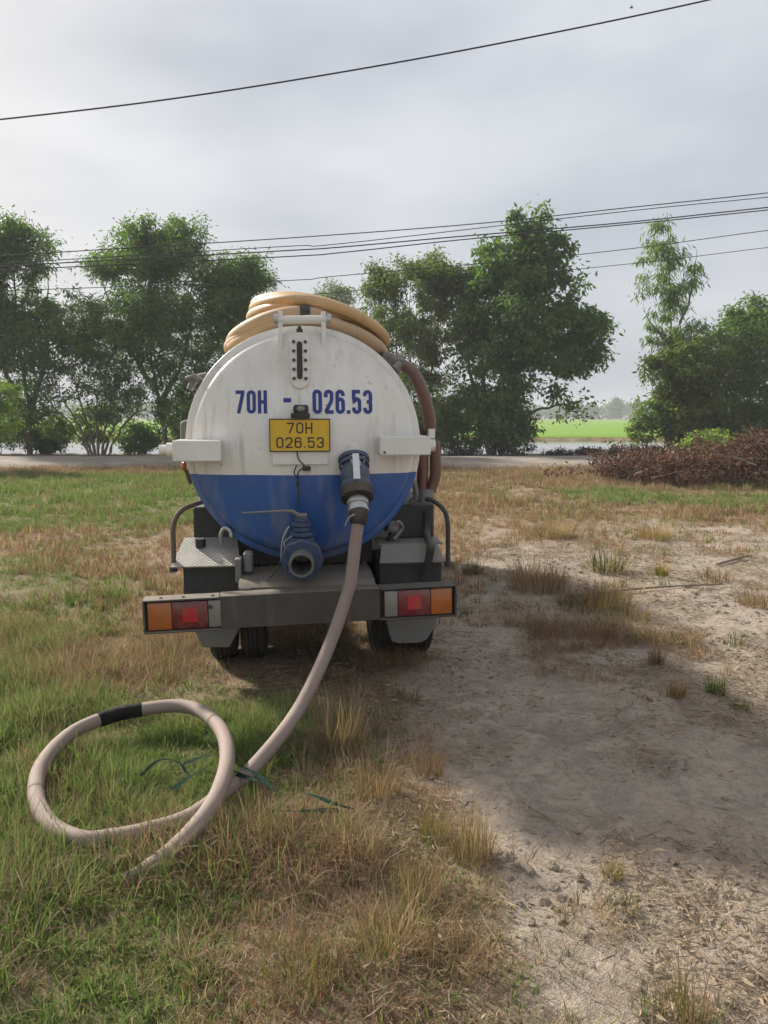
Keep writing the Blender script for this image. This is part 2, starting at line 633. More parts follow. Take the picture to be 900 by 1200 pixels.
# rice field
M_rice = plain_mat('rice', (0.14, 0.255, 0.03), (0.19, 0.32, 0.042), 0.9, b=0.6, bd=0.1, c3=(0.165, 0.28, 0.035))
fx = np.linspace(-900, 900, 181)
fy = np.concatenate([np.linspace(FIELD_Y0, 110, 40), np.linspace(118, FIELD_Y1, 30)])
FX, FY = np.meshgrid(fx, fy)
FZ = 0.22 + (fbm(FX, FY, 0.15, 3) - 0.5) * 0.12
FZ[0, :] = -0.15
FZ[-1, :] = -0.1
fi = np.arange(FX.size).reshape(FX.shape)
fq = np.stack([fi[:-1, :-1], fi[:-1, 1:], fi[1:, 1:], fi[1:, :-1]], -1).reshape(-1, 4)
tag(link('rice_field', np_mesh('rice_field', np.stack([FX, FY, FZ], -1).reshape(-1, 3), fq), M_rice), kind='structure')

# air
hb = MB().box(-900, 900, -40, 900, -3.0, 16.0, 0)
m, nt, out = new_mat('haze')
pv = N(nt, 'ShaderNodeVolumePrincipled')
pv.inputs['Color'].default_value = (0.93, 0.95, 1.0, 1)
pv.inputs['Density'].default_value = 0.0011
nt.links.new(pv.outputs[0], out.inputs['Volume'])
tag(hb.build('haze', m, smooth=False), kind='stuff')

# ------------------------------------------------------------------ truck
TRUCK_X, TRUCK_Y, TRUCK_RZ = -0.47, 4.56, R(7)
M_white = painted('white_paint', (0.78, 0.77, 0.73), 0.32, dust=0.45, streak=0.22, scale=3.0, coat=0.15, bumps=0.03)
M_blue = painted('valve_blue', (0.014, 0.05, 0.14), 0.38, dust=0.35, streak=0.2, scale=8)
M_valve = painted('valve_grey_blue', (0.024, 0.050, 0.105), 0.4, dust=0.3, streak=0.25, scale=10)
M_dark = painted('dark_steel', (0.020, 0.023, 0.025), 0.6, dust=0.3, streak=0.2, scale=5)
M_grey = painted('grey_steel', (0.032, 0.029, 0.026), 0.65, dust=0.6, streak=0.55, scale=4, metallic=0.0)
M_sheet = painted('grey_sheet', (0.15, 0.153, 0.15), 0.55, dust=0.6, streak=0.6, scale=4)
M_pipe = painted('worn_pipe', (0.15, 0.155, 0.155), 0.45, metallic=0.4, dust=0.3, streak=0.4, scale=10)
M_zinc = painted('zinc', (0.48, 0.49, 0.49), 0.38, metallic=0.8, dust=0.3, streak=0.2, scale=10)
M_rubber = painted('rubber', (0.022, 0.022, 0.023), 0.8, dust=0.4, streak=0.1, scale=8, spec=0.2)
M_black = painted('black_plastic', (0.014, 0.014, 0.016), 0.45, dust=0.2, streak=0.05, scale=8)
M_rust = painted('rusty_bar', (0.11, 0.07, 0.05), 0.7, dust=0.4, streak=0.3, scale=12)
M_deck = painted('dusty_deck', (0.075, 0.063, 0.052), 0.8, dust=0.5, streak=0.3, scale=3)
M_textblue = painted('lettering_blue', (0.012, 0.03, 0.21), 0.4, dust=0.05, streak=0.12, scale=8, bumps=0)
M_yellow = painted('plate_yellow', (0.70, 0.44, 0.022), 0.45, dust=0.1, streak=0.22, scale=7, bumps=0)
M_plateblk = painted('plate_black', (0.03, 0.028, 0.02), 0.5, dust=0.05, streak=0.05, bumps=0)
M_tape = painted('black_tape', (0.007, 0.007, 0.008), 0.75, dust=0.03, streak=0.0, scale=8, spec=0.15)
M_lever = painted('white_lever', (0.66, 0.66, 0.68), 0.4, dust=0.1, streak=0.1)


def lens(name, col, rough=0.18):
    m, nt, out = new_mat(name)
    p = N(nt, 'ShaderNodeBsdfPrincipled', i_Roughness=rough)
    oc = obj_coord(nt)
    n = noise(nt, oc, 14, 5, 0.6)
    c = mixc(nt, ramp(nt, n, (0.45, 0.0), (0.8, 0.45)), col, (0.20, 0.16, 0.12))
    nt.links.new(c, p.inputs['Base Color'])
    p.inputs['Coat Weight'].default_value = 0.5
    p.inputs['Coat Roughness'].default_value = 0.15
    w = N(nt, 'ShaderNodeTexWave', i_Scale=30.0, bands_direction='X')
    nt.links.new(oc, w.inputs['Vector'])
    nt.links.new(bump(nt, w.outputs['Fac'], 0.25, 0.003), p.inputs['Normal'])
    nt.links.new(p.outputs[0], out.inputs['Surface'])
    return m


M_red = lens('red_lens', (0.15, 0.010, 0.018))
M_redb = lens('red_reflector', (0.42, 0.014, 0.028), 0.12)
M_amber = lens('amber_lens', (0.40, 0.105, 0.010))
M_clear = lens('clear_lens', (0.20, 0.195, 0.185))

# two-tone tank paint: blue below the belt line, cream above, dust and rain streaks
m, nt, out = new_mat('tank_paint')
p = N(nt, 'ShaderNodeBsdfPrincipled')
oc = obj_coord(nt)
sp = N(nt, 'ShaderNodeSeparateXYZ')
nt.links.new(oc, sp.inputs['Vector'])
wob = math_(nt, 'MULTIPLY', math_(nt, 'SUBTRACT', noise(nt, oc, 5, 2), 0.5), 0.006)
belt = math_(nt, 'GREATER_THAN', math_(nt, 'ADD', sp.outputs['Z'], wob), 1.432)
nL = noise(nt, oc, 1.6, 6, 0.6)
nS = noise(nt, mapped(nt, oc, (1, 1, 0.10)), 16, 5, 0.62)
nF = noise(nt, oc, 45, 4, 0.6)
white = mixc(nt, ramp(nt, nL, (0.35, 0.0), (0.7, 1.0)), (0.80, 0.79, 0.765), (0.70, 0.67, 0.61))
white = mixc(nt, ramp(nt, nS, (0.56, 0.0), (0.78, 0.6)), white, (0.40, 0.32, 0.24))
blue = mixc(nt, ramp(nt, nL, (0.35, 0.0), (0.7, 1.0)), (0.008, 0.085, 0.33), (0.012, 0.105, 0.36))
blue = mixc(nt, ramp(nt, nS, (0.58, 0.0), (0.85, 0.35)), blue, (0.10, 0.12, 0.15))
# mud film thrown up on the lowest part of the shell
low = ramp(nt, math_(nt, 'ADD', sp.outputs['Z'], math_(nt, 'MULTIPLY', math_(nt, 'SUBTRACT', nS, 0.5), 0.5)), (0.86, 0.4), (1.12, 0.0))
base = mixc(nt, belt, blue, white)
base = mixc(nt, low, base, (0.13, 0.14, 0.14))
spots = ramp(nt, noise(nt, oc, 22, 2, 0.5), (0.70, 0.0), (0.74, 0.55))
base = mixc(nt, math_(nt, 'MULTIPLY', spots, belt), base, (0.36, 0.31, 0.26))
rust = ramp(nt, noise(nt, oc, 9, 6, 0.75), (0.66, 0.0), (0.72, 0.7))
base = mixc(nt, rust, base, (0.23, 0.15, 0.10))
grime = ramp(nt, noise(nt, mapped(nt, oc, (1, 1, 0.05)), 7, 4, 0.6), (0.5, 0.0), (0.75, 0.35))
base = mixc(nt, grime, base, (0.36, 0.32, 0.27))
geo = N(nt, 'ShaderNodeNewGeometry')
sg = N(nt, 'ShaderNodeSeparateXYZ')
nt.links.new(geo.outputs['Normal'], sg.inputs['Vector'])
dst = math_(nt, 'MULTIPLY', ramp(nt, sg.outputs['Z'], (0.25, 0.05), (0.95, 0.6)), ramp(nt, nL, (0.3, 0.4), (0.6, 1.0)))
base = mixc(nt, dst, base, (0.45, 0.40, 0.33))
nt.links.new(base, p.inputs['Base Color'])
nt.links.new(math_(nt, 'ADD', 0.24, math_(nt, 'MULTIPLY', nF, 0.18)), p.inputs['Roughness'])
p.inputs['Coat Weight'].default_value = 0.25
p.inputs['Coat Roughness'].default_value = 0.2
nt.links.new(bump(nt, noise(nt, oc, 4.5, 2), 0.16, 0.02), p.inputs['Normal'])
nt.links.new(p.outputs[0], out.inputs['Surface'])
M_tank = m

# chequer plate
m, nt, out = new_mat('chequer_plate')
p = N(nt, 'ShaderNodeBsdfPrincipled', i_Roughness=0.5, i_Metallic=0.35)
oc = obj_coord(nt)
rt_ = N(nt, 'ShaderNodeMapping')
rt_.inputs['Rotation'].default_value = (0, 0, R(45))
rt_.inputs['Scale'].default_value = (48, 48, 0)
nt.links.new(oc, rt_.inputs['Vector'])
ck = N(nt, 'ShaderNodeTexVoronoi', i_Scale=1.0, i_Randomness=0.0)
nt.links.new(rt_.outputs[0], ck.inputs['Vector'])
st = ramp(nt, ck.outputs['Distance'], (0.28, 1.0), (0.40, 0.0))
n1 = noise(nt, oc, 7, 6, 0.6)
c = mixc(nt, ramp(nt, n1, (0.35, 0.0), (0.65, 1.0)), (0.30, 0.29, 0.27), (0.42, 0.385, 0.33))
c = mixc(nt, math_(nt, 'MULTIPLY', st, 0.4), c, (0.50, 0.49, 0.47))
nt.links.new(c, p.inputs['Base Color'])
nt.links.new(bump(nt, st, 0.7, 0.004), p.inputs['Normal'])
nt.links.new(p.outputs[0], out.inputs['Surface'])
M_cheq = m

truck = tag(empty('tanker_truck', (TRUCK_X, TRUCK_Y, 0), TRUCK_RZ),
            'white and blue vacuum tanker truck parked with its round rear end towards us', 'truck')
T = truck
TCX, TCZ, TR = 0.012, 1.614, 0.765
TY0, TY1 = 0.50, 4.05


def head_y(x, z):
    """rear surface of the dished tank end"""
    r = math.hypot(x - TCX, z - TCZ)
    return 0.27 + 0.17 * (r / 0.70) ** 2 if r < 0.70 else 0.44 + (r - 0.70) * 1.6


prof = []
for r in np.linspace(0, 0.66, 14):
    prof.append((0.27 + 0.17 * (r / 0.70) ** 2, r))
prof += [(0.432, 0.690), (0.449, 0.708), (0.470, 0.721), (0.494, 0.7265), (0.4955, 0.762), (0.500, 0.766), (0.56, 0.766), (0.565, 0.763)]
prof += [(y, 0.763) for y in np.linspace(0.8, TY1 - 0.1, 8)]
prof += [(TY1, 0.75), (TY1 + 0.1, 0.66), (TY1 + 0.18, 0.45), (TY1 + 0.22, 0.0)]
tank = MB().lathe(prof, (TCX, 0, TCZ), (0, 1, 0), 112).build('tank', M_tank, T, angle=50, label='cylindrical tank, cream white above and blue below a level belt line')

# weld bead rings round the shell
for yy in (1.35, 2.25, 3.15):
    pts = [(TCX + math.cos(a) * 0.768, yy, TCZ + math.sin(a) * 0.768) for a in np.linspace(0, 2 * math.pi, 80)]
    MB().tube(pts, 0.007, 5).build('weld_ring', M_white, tank)


# ---- lettering: square-shouldered stroke characters
def arc(cx, cz, rx, rz, a0, a1, n=7):
    return [(cx + rx * math.cos(R(a)), cz + rz * math.sin(R(a))) for a in np.linspace(a0, a1, n)]


def rrect(x0, x1, z0, z1, r):
    return arc(x1 - r, z1 - r, r, r, 0, 90) + arc(x0 + r, z1 - r, r, r, 90, 180) + arc(x0 + r, z0 + r, r, r, 180, 270) + arc(x1 - r, z0 + r, r, r, 270, 360)


def glyph(ch, w, h, t):
    """strokes (centre lines, closed?) of one character in a cell w x h with stroke width t"""
    a, b, r = t / 2, w - t / 2, min(w, h) * 0.30
    lo_, hi_, md_ = t / 2, h - t / 2, h / 2
    if ch == '0':
        return [(rrect(a, b, lo_, hi_, r), True)]
    if ch == 'H':
        return [([(a, 0), (a, h)], False), ([(b, 0), (b, h)], False), ([(t, md_), (w - t, md_)], False)]
    if ch == '7':
        return [([(0, hi_), (b - t * 0.1, hi_), (b - t * 0.15, hi_ - t * 0.6), (w * 0.30, 0)], False)]
    if ch == '2':
        return [([(a, h * 0.68)] + arc(a + r, hi_ - r, r, r, 180, 90) + arc(b - r, hi_ - r, r, r, 90, 0) + [(b, h * 0.62), (b - w * 0.1, h * 0.47), (a + t * 0.1, lo_ + t * 0.35), (a + t * 0.25, lo_), (w, lo_)], False)]
    if ch == '3':
        return [([(a, h * 0.74)] + arc(a + r, hi_ - r, r, r, 180, 90) + arc(b - r, hi_ - r, r, r, 90, 0) + arc(b - r * 0.7, md_ + r * 0.7, r * 0.7, r * 0.7, 0, -80) + [(w * 0.4, md_)], False),
                ([(w * 0.45, md_)] + arc(b - r * 0.7, md_ - r * 0.7, r * 0.7, r * 0.7, 80, 0) + arc(b - r, lo_ + r, r, r, 0, -90) + arc(a + r, lo_ + r, r, r, -90, -180) + [(a, h * 0.26)], False)]
    if ch == '5':
        return [([(b + t * 0.2, hi_), (a, hi_), (a, h * 0.50), (a + t * 0.25, h * 0.54)] + arc(a + r, h * 0.62 - r, r, r, 110, 90, 3) + arc(b - r, h * 0.62 - r, r, r, 90, 0) + arc(b - r, lo_ + r, r, r, 0, -90) + arc(a + r, lo_ + r, r, r, -90, -180) + [(a, h * 0.27)], False)]
    if ch == '6':
        return [(rrect(a, b, lo_, h * 0.60, r), True), ([(a, h * 0.42), (a, hi_ - r)] + arc(a + r, hi_ - r, r, r, 180, 90) + arc(b - r, hi_ - r, r, r, 90, 0) + [(b, h * 0.74)], False)]
    if ch == '.':
        return [([(w / 2 - t / 2, t / 2), (w / 2 + t / 2, t / 2)], False)]
    if ch == '-':
        return [([(0, md_), (w, md_)], False)]
    return []


def lettering(s_, x0, x1, z0, z1, surf, lift, name, mat, parent, t=0.035, gap=0.012, dot=0.5):
    """one mesh per character, laid on the surface surf(x, z)"""
    h = z1 - z0
    unit = sum(dot if c_ == '.' else 1.0 for c_ in s_)
    cw = (x1 - x0 - gap * (len(s_) - 1)) / unit
    x = x0
    for c_ in s_:
        w_ = cw * (dot if c_ == '.' else 1.0)
        V, Q = [], []
        for k, (P, closed) in enumerate(glyph(c_, w_, h, min(t, h))):
            P = [np.array(q, float) for q in P]
            D_ = [P[0]]
            for q in P[1:] + ([P[0]] if closed else []):
                n = max(1, int(np.linalg.norm(q - D_[-1]) / 0.02))
                p_ = D_[-1]
                if np.linalg.norm(q - p_) < 1e-6:
                    continue
                D_ += [p_ + (q - p_) * (i_ + 1) / n for i_ in range(n)]
            if closed:
                D_ = D_[:-1]
            m_ = len(D_)
            b = len(V)
            for i_ in range(m_):
                if closed:
                    pa, pb = D_[i_ - 1], D_[(i_ + 1) % m_]
                else:
                    pa, pb = D_[max(i_ - 1, 0)], D_[min(i_ + 1, m_ - 1)]
                d1, d2 = D_[i_] - pa, pb - D_[i_]
                d1 = d1 / (np.linalg.norm(d1) + 1e-9) if np.linalg.norm(d1) > 1e-9 else d2 / np.linalg.norm(d2)
                d2 = d2 / (np.linalg.norm(d2) + 1e-9) if np.linalg.norm(d2) > 1e-9 else d1
                tg = (d1 + d2) / (np.linalg.norm(d1 + d2) + 1e-9)
                nr_ = np.array([-tg[1], tg[0]])
                ml = min(1.5, 1.0 / max(0.5, float(nr_ @ np.array([-d1[1], d1[0]]))))
                for sg_ in (1, -1):
                    q = D_[i_] + nr_ * sg_ * min(t, h) / 2 * ml
                    xx, zz = x + q[0], z0 + min(max(q[1], 0), h)
                    V.append((xx, surf(xx, zz) - lift - 0.0003 * k, zz))
            for i_ in range(m_ if closed else m_ - 1):
                n_i = (i_ + 1) % m_
                Q.append((b + 2 * i_, b + 2 * n_i, b + 2 * n_i + 1, b + 2 * i_ + 1))
        link(name, np_mesh(name, V, Q), mat, parent, smooth=False)
        x += w_ + gap


lettering('70H', -0.420, -0.224, 1.818, 1.962, head_y, 0.0025, 'painted_character', M_textblue, tank, 0.0215, 0.012)
lettering('-', -0.122, -0.074, 1.888, 1.914, head_y, 0.0025, 'painted_character', M_textblue, tank, 0.03)
lettering('026.53', 0.058, 0.442, 1.816, 1.968, head_y, 0.0025, 'painted_character', M_textblue, tank, 0.0235, 0.012, 0.36)

# ---- sight glass on the tank end
def capsule(cx, z0, z1, hw, n=10):
    pts = []
    for k in range(n + 1):
        a = math.pi * k / n
        pts.append((cx + hw * math.cos(a), z1 - hw + hw * math.sin(a)))
    for k in range(n + 1):
        a = math.pi + math.pi * k / n
        pts.append((cx + hw * math.cos(a), z0 + hw + hw * math.sin(a)))
    return pts


sgm = MB().prism(capsule(-0.018, 1.972, 2.318, 0.055), 'y', 0.30, 0.415, 0.004)
sight = sgm.build('sight_glass', M_white, T)
MB().prism(capsule(-0.018, 2.03, 2.262, 0.017), 'y', 0.296, 0.3005).build('glass_slot', M_black, sight)
for k in range(5):
    for s in (-1, 1):
        zz = 2.035 + k * 0.056
        MB().lathe([(0, 0.0), (0, 0.011), (0.010, 0.011)], (-0.018 + s * 0.036, 0.289, zz), (0, 1, 0), 6).build('bolt', M_dark, sight)
MB().cyl((-0.015, 0.36, 2.31), (-0.015, 0.36, 2.345), 0.02, 10).cyl((-0.015, 0.36, 2.345), (-0.015, 0.36, 2.36), 0.012, 10).build('breather_cap', M_dark, sight)
MB().tube([(-0.018, 0.315, 1.972), (-0.02, 0.29, 1.90), (-0.02, 0.285, 1.84)], 0.005, 6).build('drain_tube', M_white, sight)

# ---- hose cradle at the top of the tank end
cr_ = MB().cyl((-0.15, 0.425, 2.405), (0.16, 0.425, 2.412), 0.026, 16).build('hose_cradle', M_white, T)
MB().cyl((0.16, 0.425, 2.412), (0.185, 0.425, 2.412), 0.034, 12).build('end_nut', M_zinc, cr_)
MB().cyl((-0.175, 0.425, 2.405), (-0.15, 0.425, 2.405), 0.034, 12).build('end_nut', M_zinc, cr_)
for xx in (-0.135, 0.138):
    MB().prism([(0.405, 2.225), (0.405, 2.46), (0.45, 2.46), (0.45, 2.38), (0.47, 2.34), (0.48, 2.30), (0.45, 2.25), (0.43, 2.225)], 'x', xx - 0.014, xx + 0.014, 0.003).build('upright', M_white, cr_)

# ---- number plate, its backing and lamp
def yplane(y):
    return lambda x, z: y


ph = MB().box(-0.195, 0.150, 0.262, 0.268, 1.50, 1.81, 0.002).box(-0.19, -0.17, 0.268, 0.30, 1.52, 1.80, 0.002).box(0.125, 0.145, 0.268, 0.30, 1.52, 1.80, 0.002).build('plate_bracket', M_white, T)
npl = MB().box(-0.207, 0.160, 0.250, 0.2545, 1.587, 1.780, 0.001).build('number_plate', M_yellow, T, label='yellow plate reading 70H 026.53 in dark characters')
MB().box(-0.212, 0.165, 0.247, 0.2605, 1.780, 1.786, 0.001).box(-0.212, 0.165, 0.247, 0.2605, 1.581, 1.587, 0.001) \
    .box(-0.212, -0.206, 0.247, 0.2605, 1.5872, 1.7798, 0.001).box(0.159, 0.165, 0.247, 0.2605, 1.5872, 1.7798, 0.001).build('plate_frame', M_plateblk, npl)
lettering('70H', -0.102, 0.055, 1.694, 1.762, yplane(0.250), 0.0012, 'plate_character', M_plateblk, npl, 0.0095, 0.012)
lettering('026.53', -0.170, 0.125, 1.604, 1.672, yplane(0.250), 0.0012, 'plate_character', M_plateblk, npl, 0.0095, 0.012, 0.3)
lamp = MB().box(-0.078, 0.040, 0.215, 0.266, 1.790, 1.822, 0.008, seg=2).box(-0.063, 0.032, 0.222, 0.268, 1.818, 1.872, 0.014, seg=2).build('plate_lamp', M_black, T)
MB().sphere((-0.017, 0.224, 1.846), 0.026, (1, 0.5, 0.7)).build('lamp_glass', M_clear, lamp)
MB().box(-0.012, 0.040, 0.235, 0.272, 1.462, 1.490, 0.006).build('cable_box', M_black, T)
cp = catmull([(-0.045, 0.245, 1.582), (-0.03, 0.235, 1.53), (0.0, 0.24, 1.49), (-0.04, 0.255, 1.44), (-0.035, 0.262, 1.30), (-0.055, 0.275, 1.18),
              (-0.10, 0.26, 1.08), (-0.13, 0.25, 0.99), (-0.15, 0.24, 0.90), (-0.21, 0.25, 0.80), (-0.28, 0.3, 0.76)], 6)
MB().tube(cp, 0.0045, 6).build('lamp_cable', M_black, T)
cp = catmull([(-0.045, 0.25, 1.50), (-0.062, 0.255, 1.45), (-0.04, 0.255, 1.40), (-0.055, 0.262, 1.36)], 6)
MB().tube(cp, 0.004, 6).build('lamp_cable', M_black, T)

# ---- square brackets at either side of the tank end
bl = MB().box(-0.800, -0.510, 0.235, 0.62, 1.525, 1.653, 0.006).build('side_bracket', M_white, T)
MB().cyl((-0.86, 0.42, 1.59), (-0.795, 0.42, 1.59), 0.045, 18).cyl((-0.905, 0.42, 1.59), (-0.86, 0.42, 1.59), 0.032, 14).build('roller', M_white, bl)
MB().tube(catmull([(-0.775, 0.55, 1.655), (-0.775, 0.55, 1.74), (-0.76, 0.55, 1.76), (-0.70, 0.56, 1.765)], 5), 0.016, 8).build('tap', M_sheet, bl)
br = MB().box(0.478, 0.800, 0.225, 0.62, 1.556, 1.676, 0.006).build('side_bracket', M_white, T)
MB().cyl((0.80, 0.36, 1.615), (0.85, 0.36, 1.615), 0.043, 18).cyl((0.83, 0.36, 1.66), (0.83, 0.36, 1.72), 0.022, 12).build('roller', M_white, br)
MB().lathe([(0, 0), (0, 0.008), (0.006, 0.008)], (0.505, 0.219, 1.575), (0, 1, 0), 8).build('bolt', M_dark, br)

# ---- lid clamps on the shoulders
for sx, ang in ((-1, 148), (1, 40)):
    a = R(ang)
    c = Vector((TCX + 0.775 * math.cos(a), 0.60, TCZ + 0.775 * math.sin(a)))
    d = Vector((math.cos(a), 0, math.sin(a)))
    tt = Vector((-math.sin(a), 0, math.cos(a)))
    k = MB()
    k.tube([c - tt * 0.05, c + d * 0.03 - tt * 0.02, c + d * 0.05 + tt * 0.03, c + d * 0.045 + tt * 0.09], lambda i, n: 0.02 + 0.006 * (i == 2), 8)
    k.cyl(c + d * 0.0 - Vector((0, 0.06, 0)), c + d * 0.06 + Vector((0, -0.03, 0)), 0.022, 10)
    k.sphere(c + d * 0.07 + tt * 0.02, 0.035, (1.3, 0.8, 0.7), 10)
    k.build('lid_clamp', M_sheet, T)

# side marker
MB().sphere((-0.775, 0.58, 1.475), 0.028, (0.8, 1, 1.2)).build('side_marker', M_amber, T)
MB().tube([(-0.765, 0.58, 1.45), (-0.74, 0.58, 1.36)], 0.014, 8).build('marker_bracket', M_rust, T)

# ---- upper suction valve
A0 = Vector((0.312, 0.325, 1.595))
AX = Vector((0.02, -0.62, -0.79)).normalized()
v = MB().lathe([(0, 0.0), (0, 0.05), (0.06, 0.056), (0.10, 0.064)], A0 - AX * 0.02, AX, 20).build('suction_valve', M_white, T)
MB().lathe([(0.075, 0.0), (0.075, 0.096), (0.080, 0.100), (0.100, 0.100), (0.105, 0.096), (0.105, 0.080), (0.118, 0.080), (0.118, 0.096), (0.14, 0.096), (0.142, 0.075),
            (0.17, 0.088), (0.21, 0.094), (0.25, 0.088), (0.27, 0.078), (0.272, 0.095), (0.29, 0.098), (0.31, 0.093), (0.315, 0.0)], A0, AX, 28).build('valve_body', M_valve, v)
MB().lathe([(0.312, 0.0), (0.312, 0.100), (0.345, 0.102), (0.375, 0.100), (0.385, 0.075), (0.385, 0.0)], A0, AX, 28).build('flange', M_rubber, v)
side = AX.cross(Vector((1, 0, 0))).normalized()
if side.y > 0:
    side = -side
bn = AX.cross(side)
for k in range(6):
    a = 2 * math.pi * k / 6 + 0.3
    q = A0 + AX * 0.068 + (side * math.cos(a) + bn * math.sin(a)) * 0.082
    MB().cyl(q, q + AX * 0.085, 0.009, 6).build('bolt', M_zinc, v)
c0 = A0 + AX * 0.19
k = MB().cyl(c0 + side * 0.07, c0 + side * 0.125, 0.018, 10).cyl(c0 + side * 0.105, c0 + side * 0.118, 0.03, 10)
k.build('stem', M_zinc, v)
l0 = c0 + side * 0.128 + AX * -0.06
l1 = c0 + side * 0.135 + AX * 0.13
lv = MB()
w = Vector((0.020, 0, 0.0))
n_ = side * 0.004
pts8 = [l0 - w - n_, l0 + w - n_, l0 + w + n_, l0 - w + n_, l1 - w * 1.05 - n_ + Vector((-0.006, 0, 0)), l1 + w - n_ + Vector((-0.006, 0, 0)), l1 + w + n_ + Vector((-0.006, 0, 0)), l1 - w + n_ + Vector((-0.006, 0, 0))]
bv = [lv.bm.verts.new(q) for q in pts8]
for f in ((0, 1, 2, 3), (4, 5, 6, 7), (0, 1, 5, 4), (1, 2, 6, 5), (2, 3, 7, 6), (3, 0, 4, 7)):
    lv.bm.faces.new([bv[i] for i in f])
lv.build('lever', M_lever, v)
MB().lathe([(0.38, 0.0), (0.38, 0.060), (0.40, 0.068), (0.425, 0.068), (0.43, 0.060), (0.455, 0.058), (0.46, 0.066), (0.475, 0.066), (0.48, 0.05), (0.48, 0.0)], A0, AX, 24).build('coupling', M_zinc, v)
cl_end = A0 + AX * 0.47

# ---- lower drain valve with open pipe
B0 = Vector((-0.012, 0.40, 0.945))
BXD = Vector((-0.04, -1, -0.09)).normalized()
v2 = MB().lathe([(0, 0.0), (0, 0.075), (0.10, 0.08), (0.105, 0.118), (0.13, 0.122), (0.132, 0.09), (0.16, 0.115), (0.20, 0.125), (0.24, 0.115), (0.262, 0.095)], B0, BXD, 26, caps=False).build('drain_valve', M_blue, T)
MB().lathe([(0.262, 0.075), (0.262, 0.128), (0.268, 0.133), (0.30, 0.133), (0.305, 0.128), (0.305, 0.070)], B0, BXD, 8, caps=False).build('flange', M_blue, v2)
MB().lathe([(0.12, 0.0), (0.125, 0.060), (0.30, 0.062), (0.41, 0.062), (0.415, 0.066), (0.415, 0.074), (0.405, 0.077), (0.30, 0.076)], B0, BXD, 26, caps=False).build('outlet_pipe', M_pipe, v2)
for k in range(8):
    a = 2 * math.pi * k / 8 + math.pi / 8
    q = B0 + BXD * 0.24 + Vector((math.cos(a), 0, math.sin(a))) * 0.112
    MB().cyl(q, q + BXD * 0.085, 0.010, 6).build('bolt', M_blue, v2)
sx, sy, sz = B0 + BXD * 0.20
st_ = MB()
for (dz, rr) in ((0.10, 0.075), (0.135, 0.072), (0.165, 0.055), (0.195, 0.062), (0.225, 0.045)):
    st_.cyl((sx, sy, sz + dz), (sx, sy, sz + dz + 0.022), rr, 14)
st_.cyl((sx, sy, sz + 0.09), (sx, sy, sz + 0.27), 0.024, 12)
st_.build('bonnet', M_blue, v2)
MB().tube([(sx + 0.03, sy - 0.01, sz + 0.258), (sx - 0.02, sy - 0.02, sz + 0.262), (sx - 0.06, sy - 0.03, sz + 0.29), (sx - 0.13, sy - 0.035, sz + 0.293), (sx - 0.36, sy - 0.04, sz + 0.285)],
          lambda i, n: [0.018, 0.016, 0.012, 0.0075, 0.006][i], 8).build('lever', M_sheet, v2)
MB().tube(catmull([(sx - 0.06, sy - 0.05, sz + 0.14), (sx - 0.11, sy - 0.06, sz + 0.10), (sx - 0.10, sy - 0.07, sz + 0.03), (sx - 0.13, sy - 0.07, sz - 0.02), (sx - 0.12, sy - 0.07, sz + 0.12), (sx - 0.08, sy - 0.05, sz + 0.20)], 5), 0.004, 5).build('tie_wire', M_zinc, v2)

# ---- chassis
MB().box(-0.40, -0.33, 0.10, 5.6, 0.55, 0.75, 0.005).build('chassis_rail', M_dark, T)
MB().box(0.35, 0.42, 0.10, 5.6, 0.55, 0.75, 0.005).build('chassis_rail', M_dark, T)
for yy in (0.62, 1.7, 2.9, 4.2):
    MB().box(-0.327, 0.347, yy, yy + 0.08, 0.58, 0.72, 0.004).build('cross_member', M_dark, T)
# dusty deck between bumper and tank
MB().prism([(0.122, 0.752), (0.18, 0.775), (0.40, 0.79), (0.60, 0.79), (0.60, 0.775), (0.40, 0.774), (0.18, 0.757), (0.122, 0.735)], 'x', -0.415, 0.435, 0.002).build('rear_deck', M_deck, T)
# tank saddles
for yy in (0.66, 2.3, 3.7):
    MB().prism([(-0.45, 0.794), (0.47, 0.794), (0.47, 1.02), (0.30, 0.885), (0.10, 0.842), (-0.08, 0.842), (-0.28, 0.885), (-0.45, 1.02)], 'y', yy, yy + 0.07, 0.003).build('tank_saddle', M_dark, T)
MB().box(-0.445, -0.405, 0.30, 0.42, 0.745, 0.90, 0.006).box(-0.395, -0.335, 0.34, 0.46, 0.80, 0.93, 0.012).build('bracket', M_sheet, T)
MB().box(0.30, 0.345, 0.32, 0.42, 0.80, 0.95, 0.008).cyl((0.32, 0.36, 0.82), (0.32, 0.36, 0.93), 0.022, 10).build('bracket', M_sheet, T)

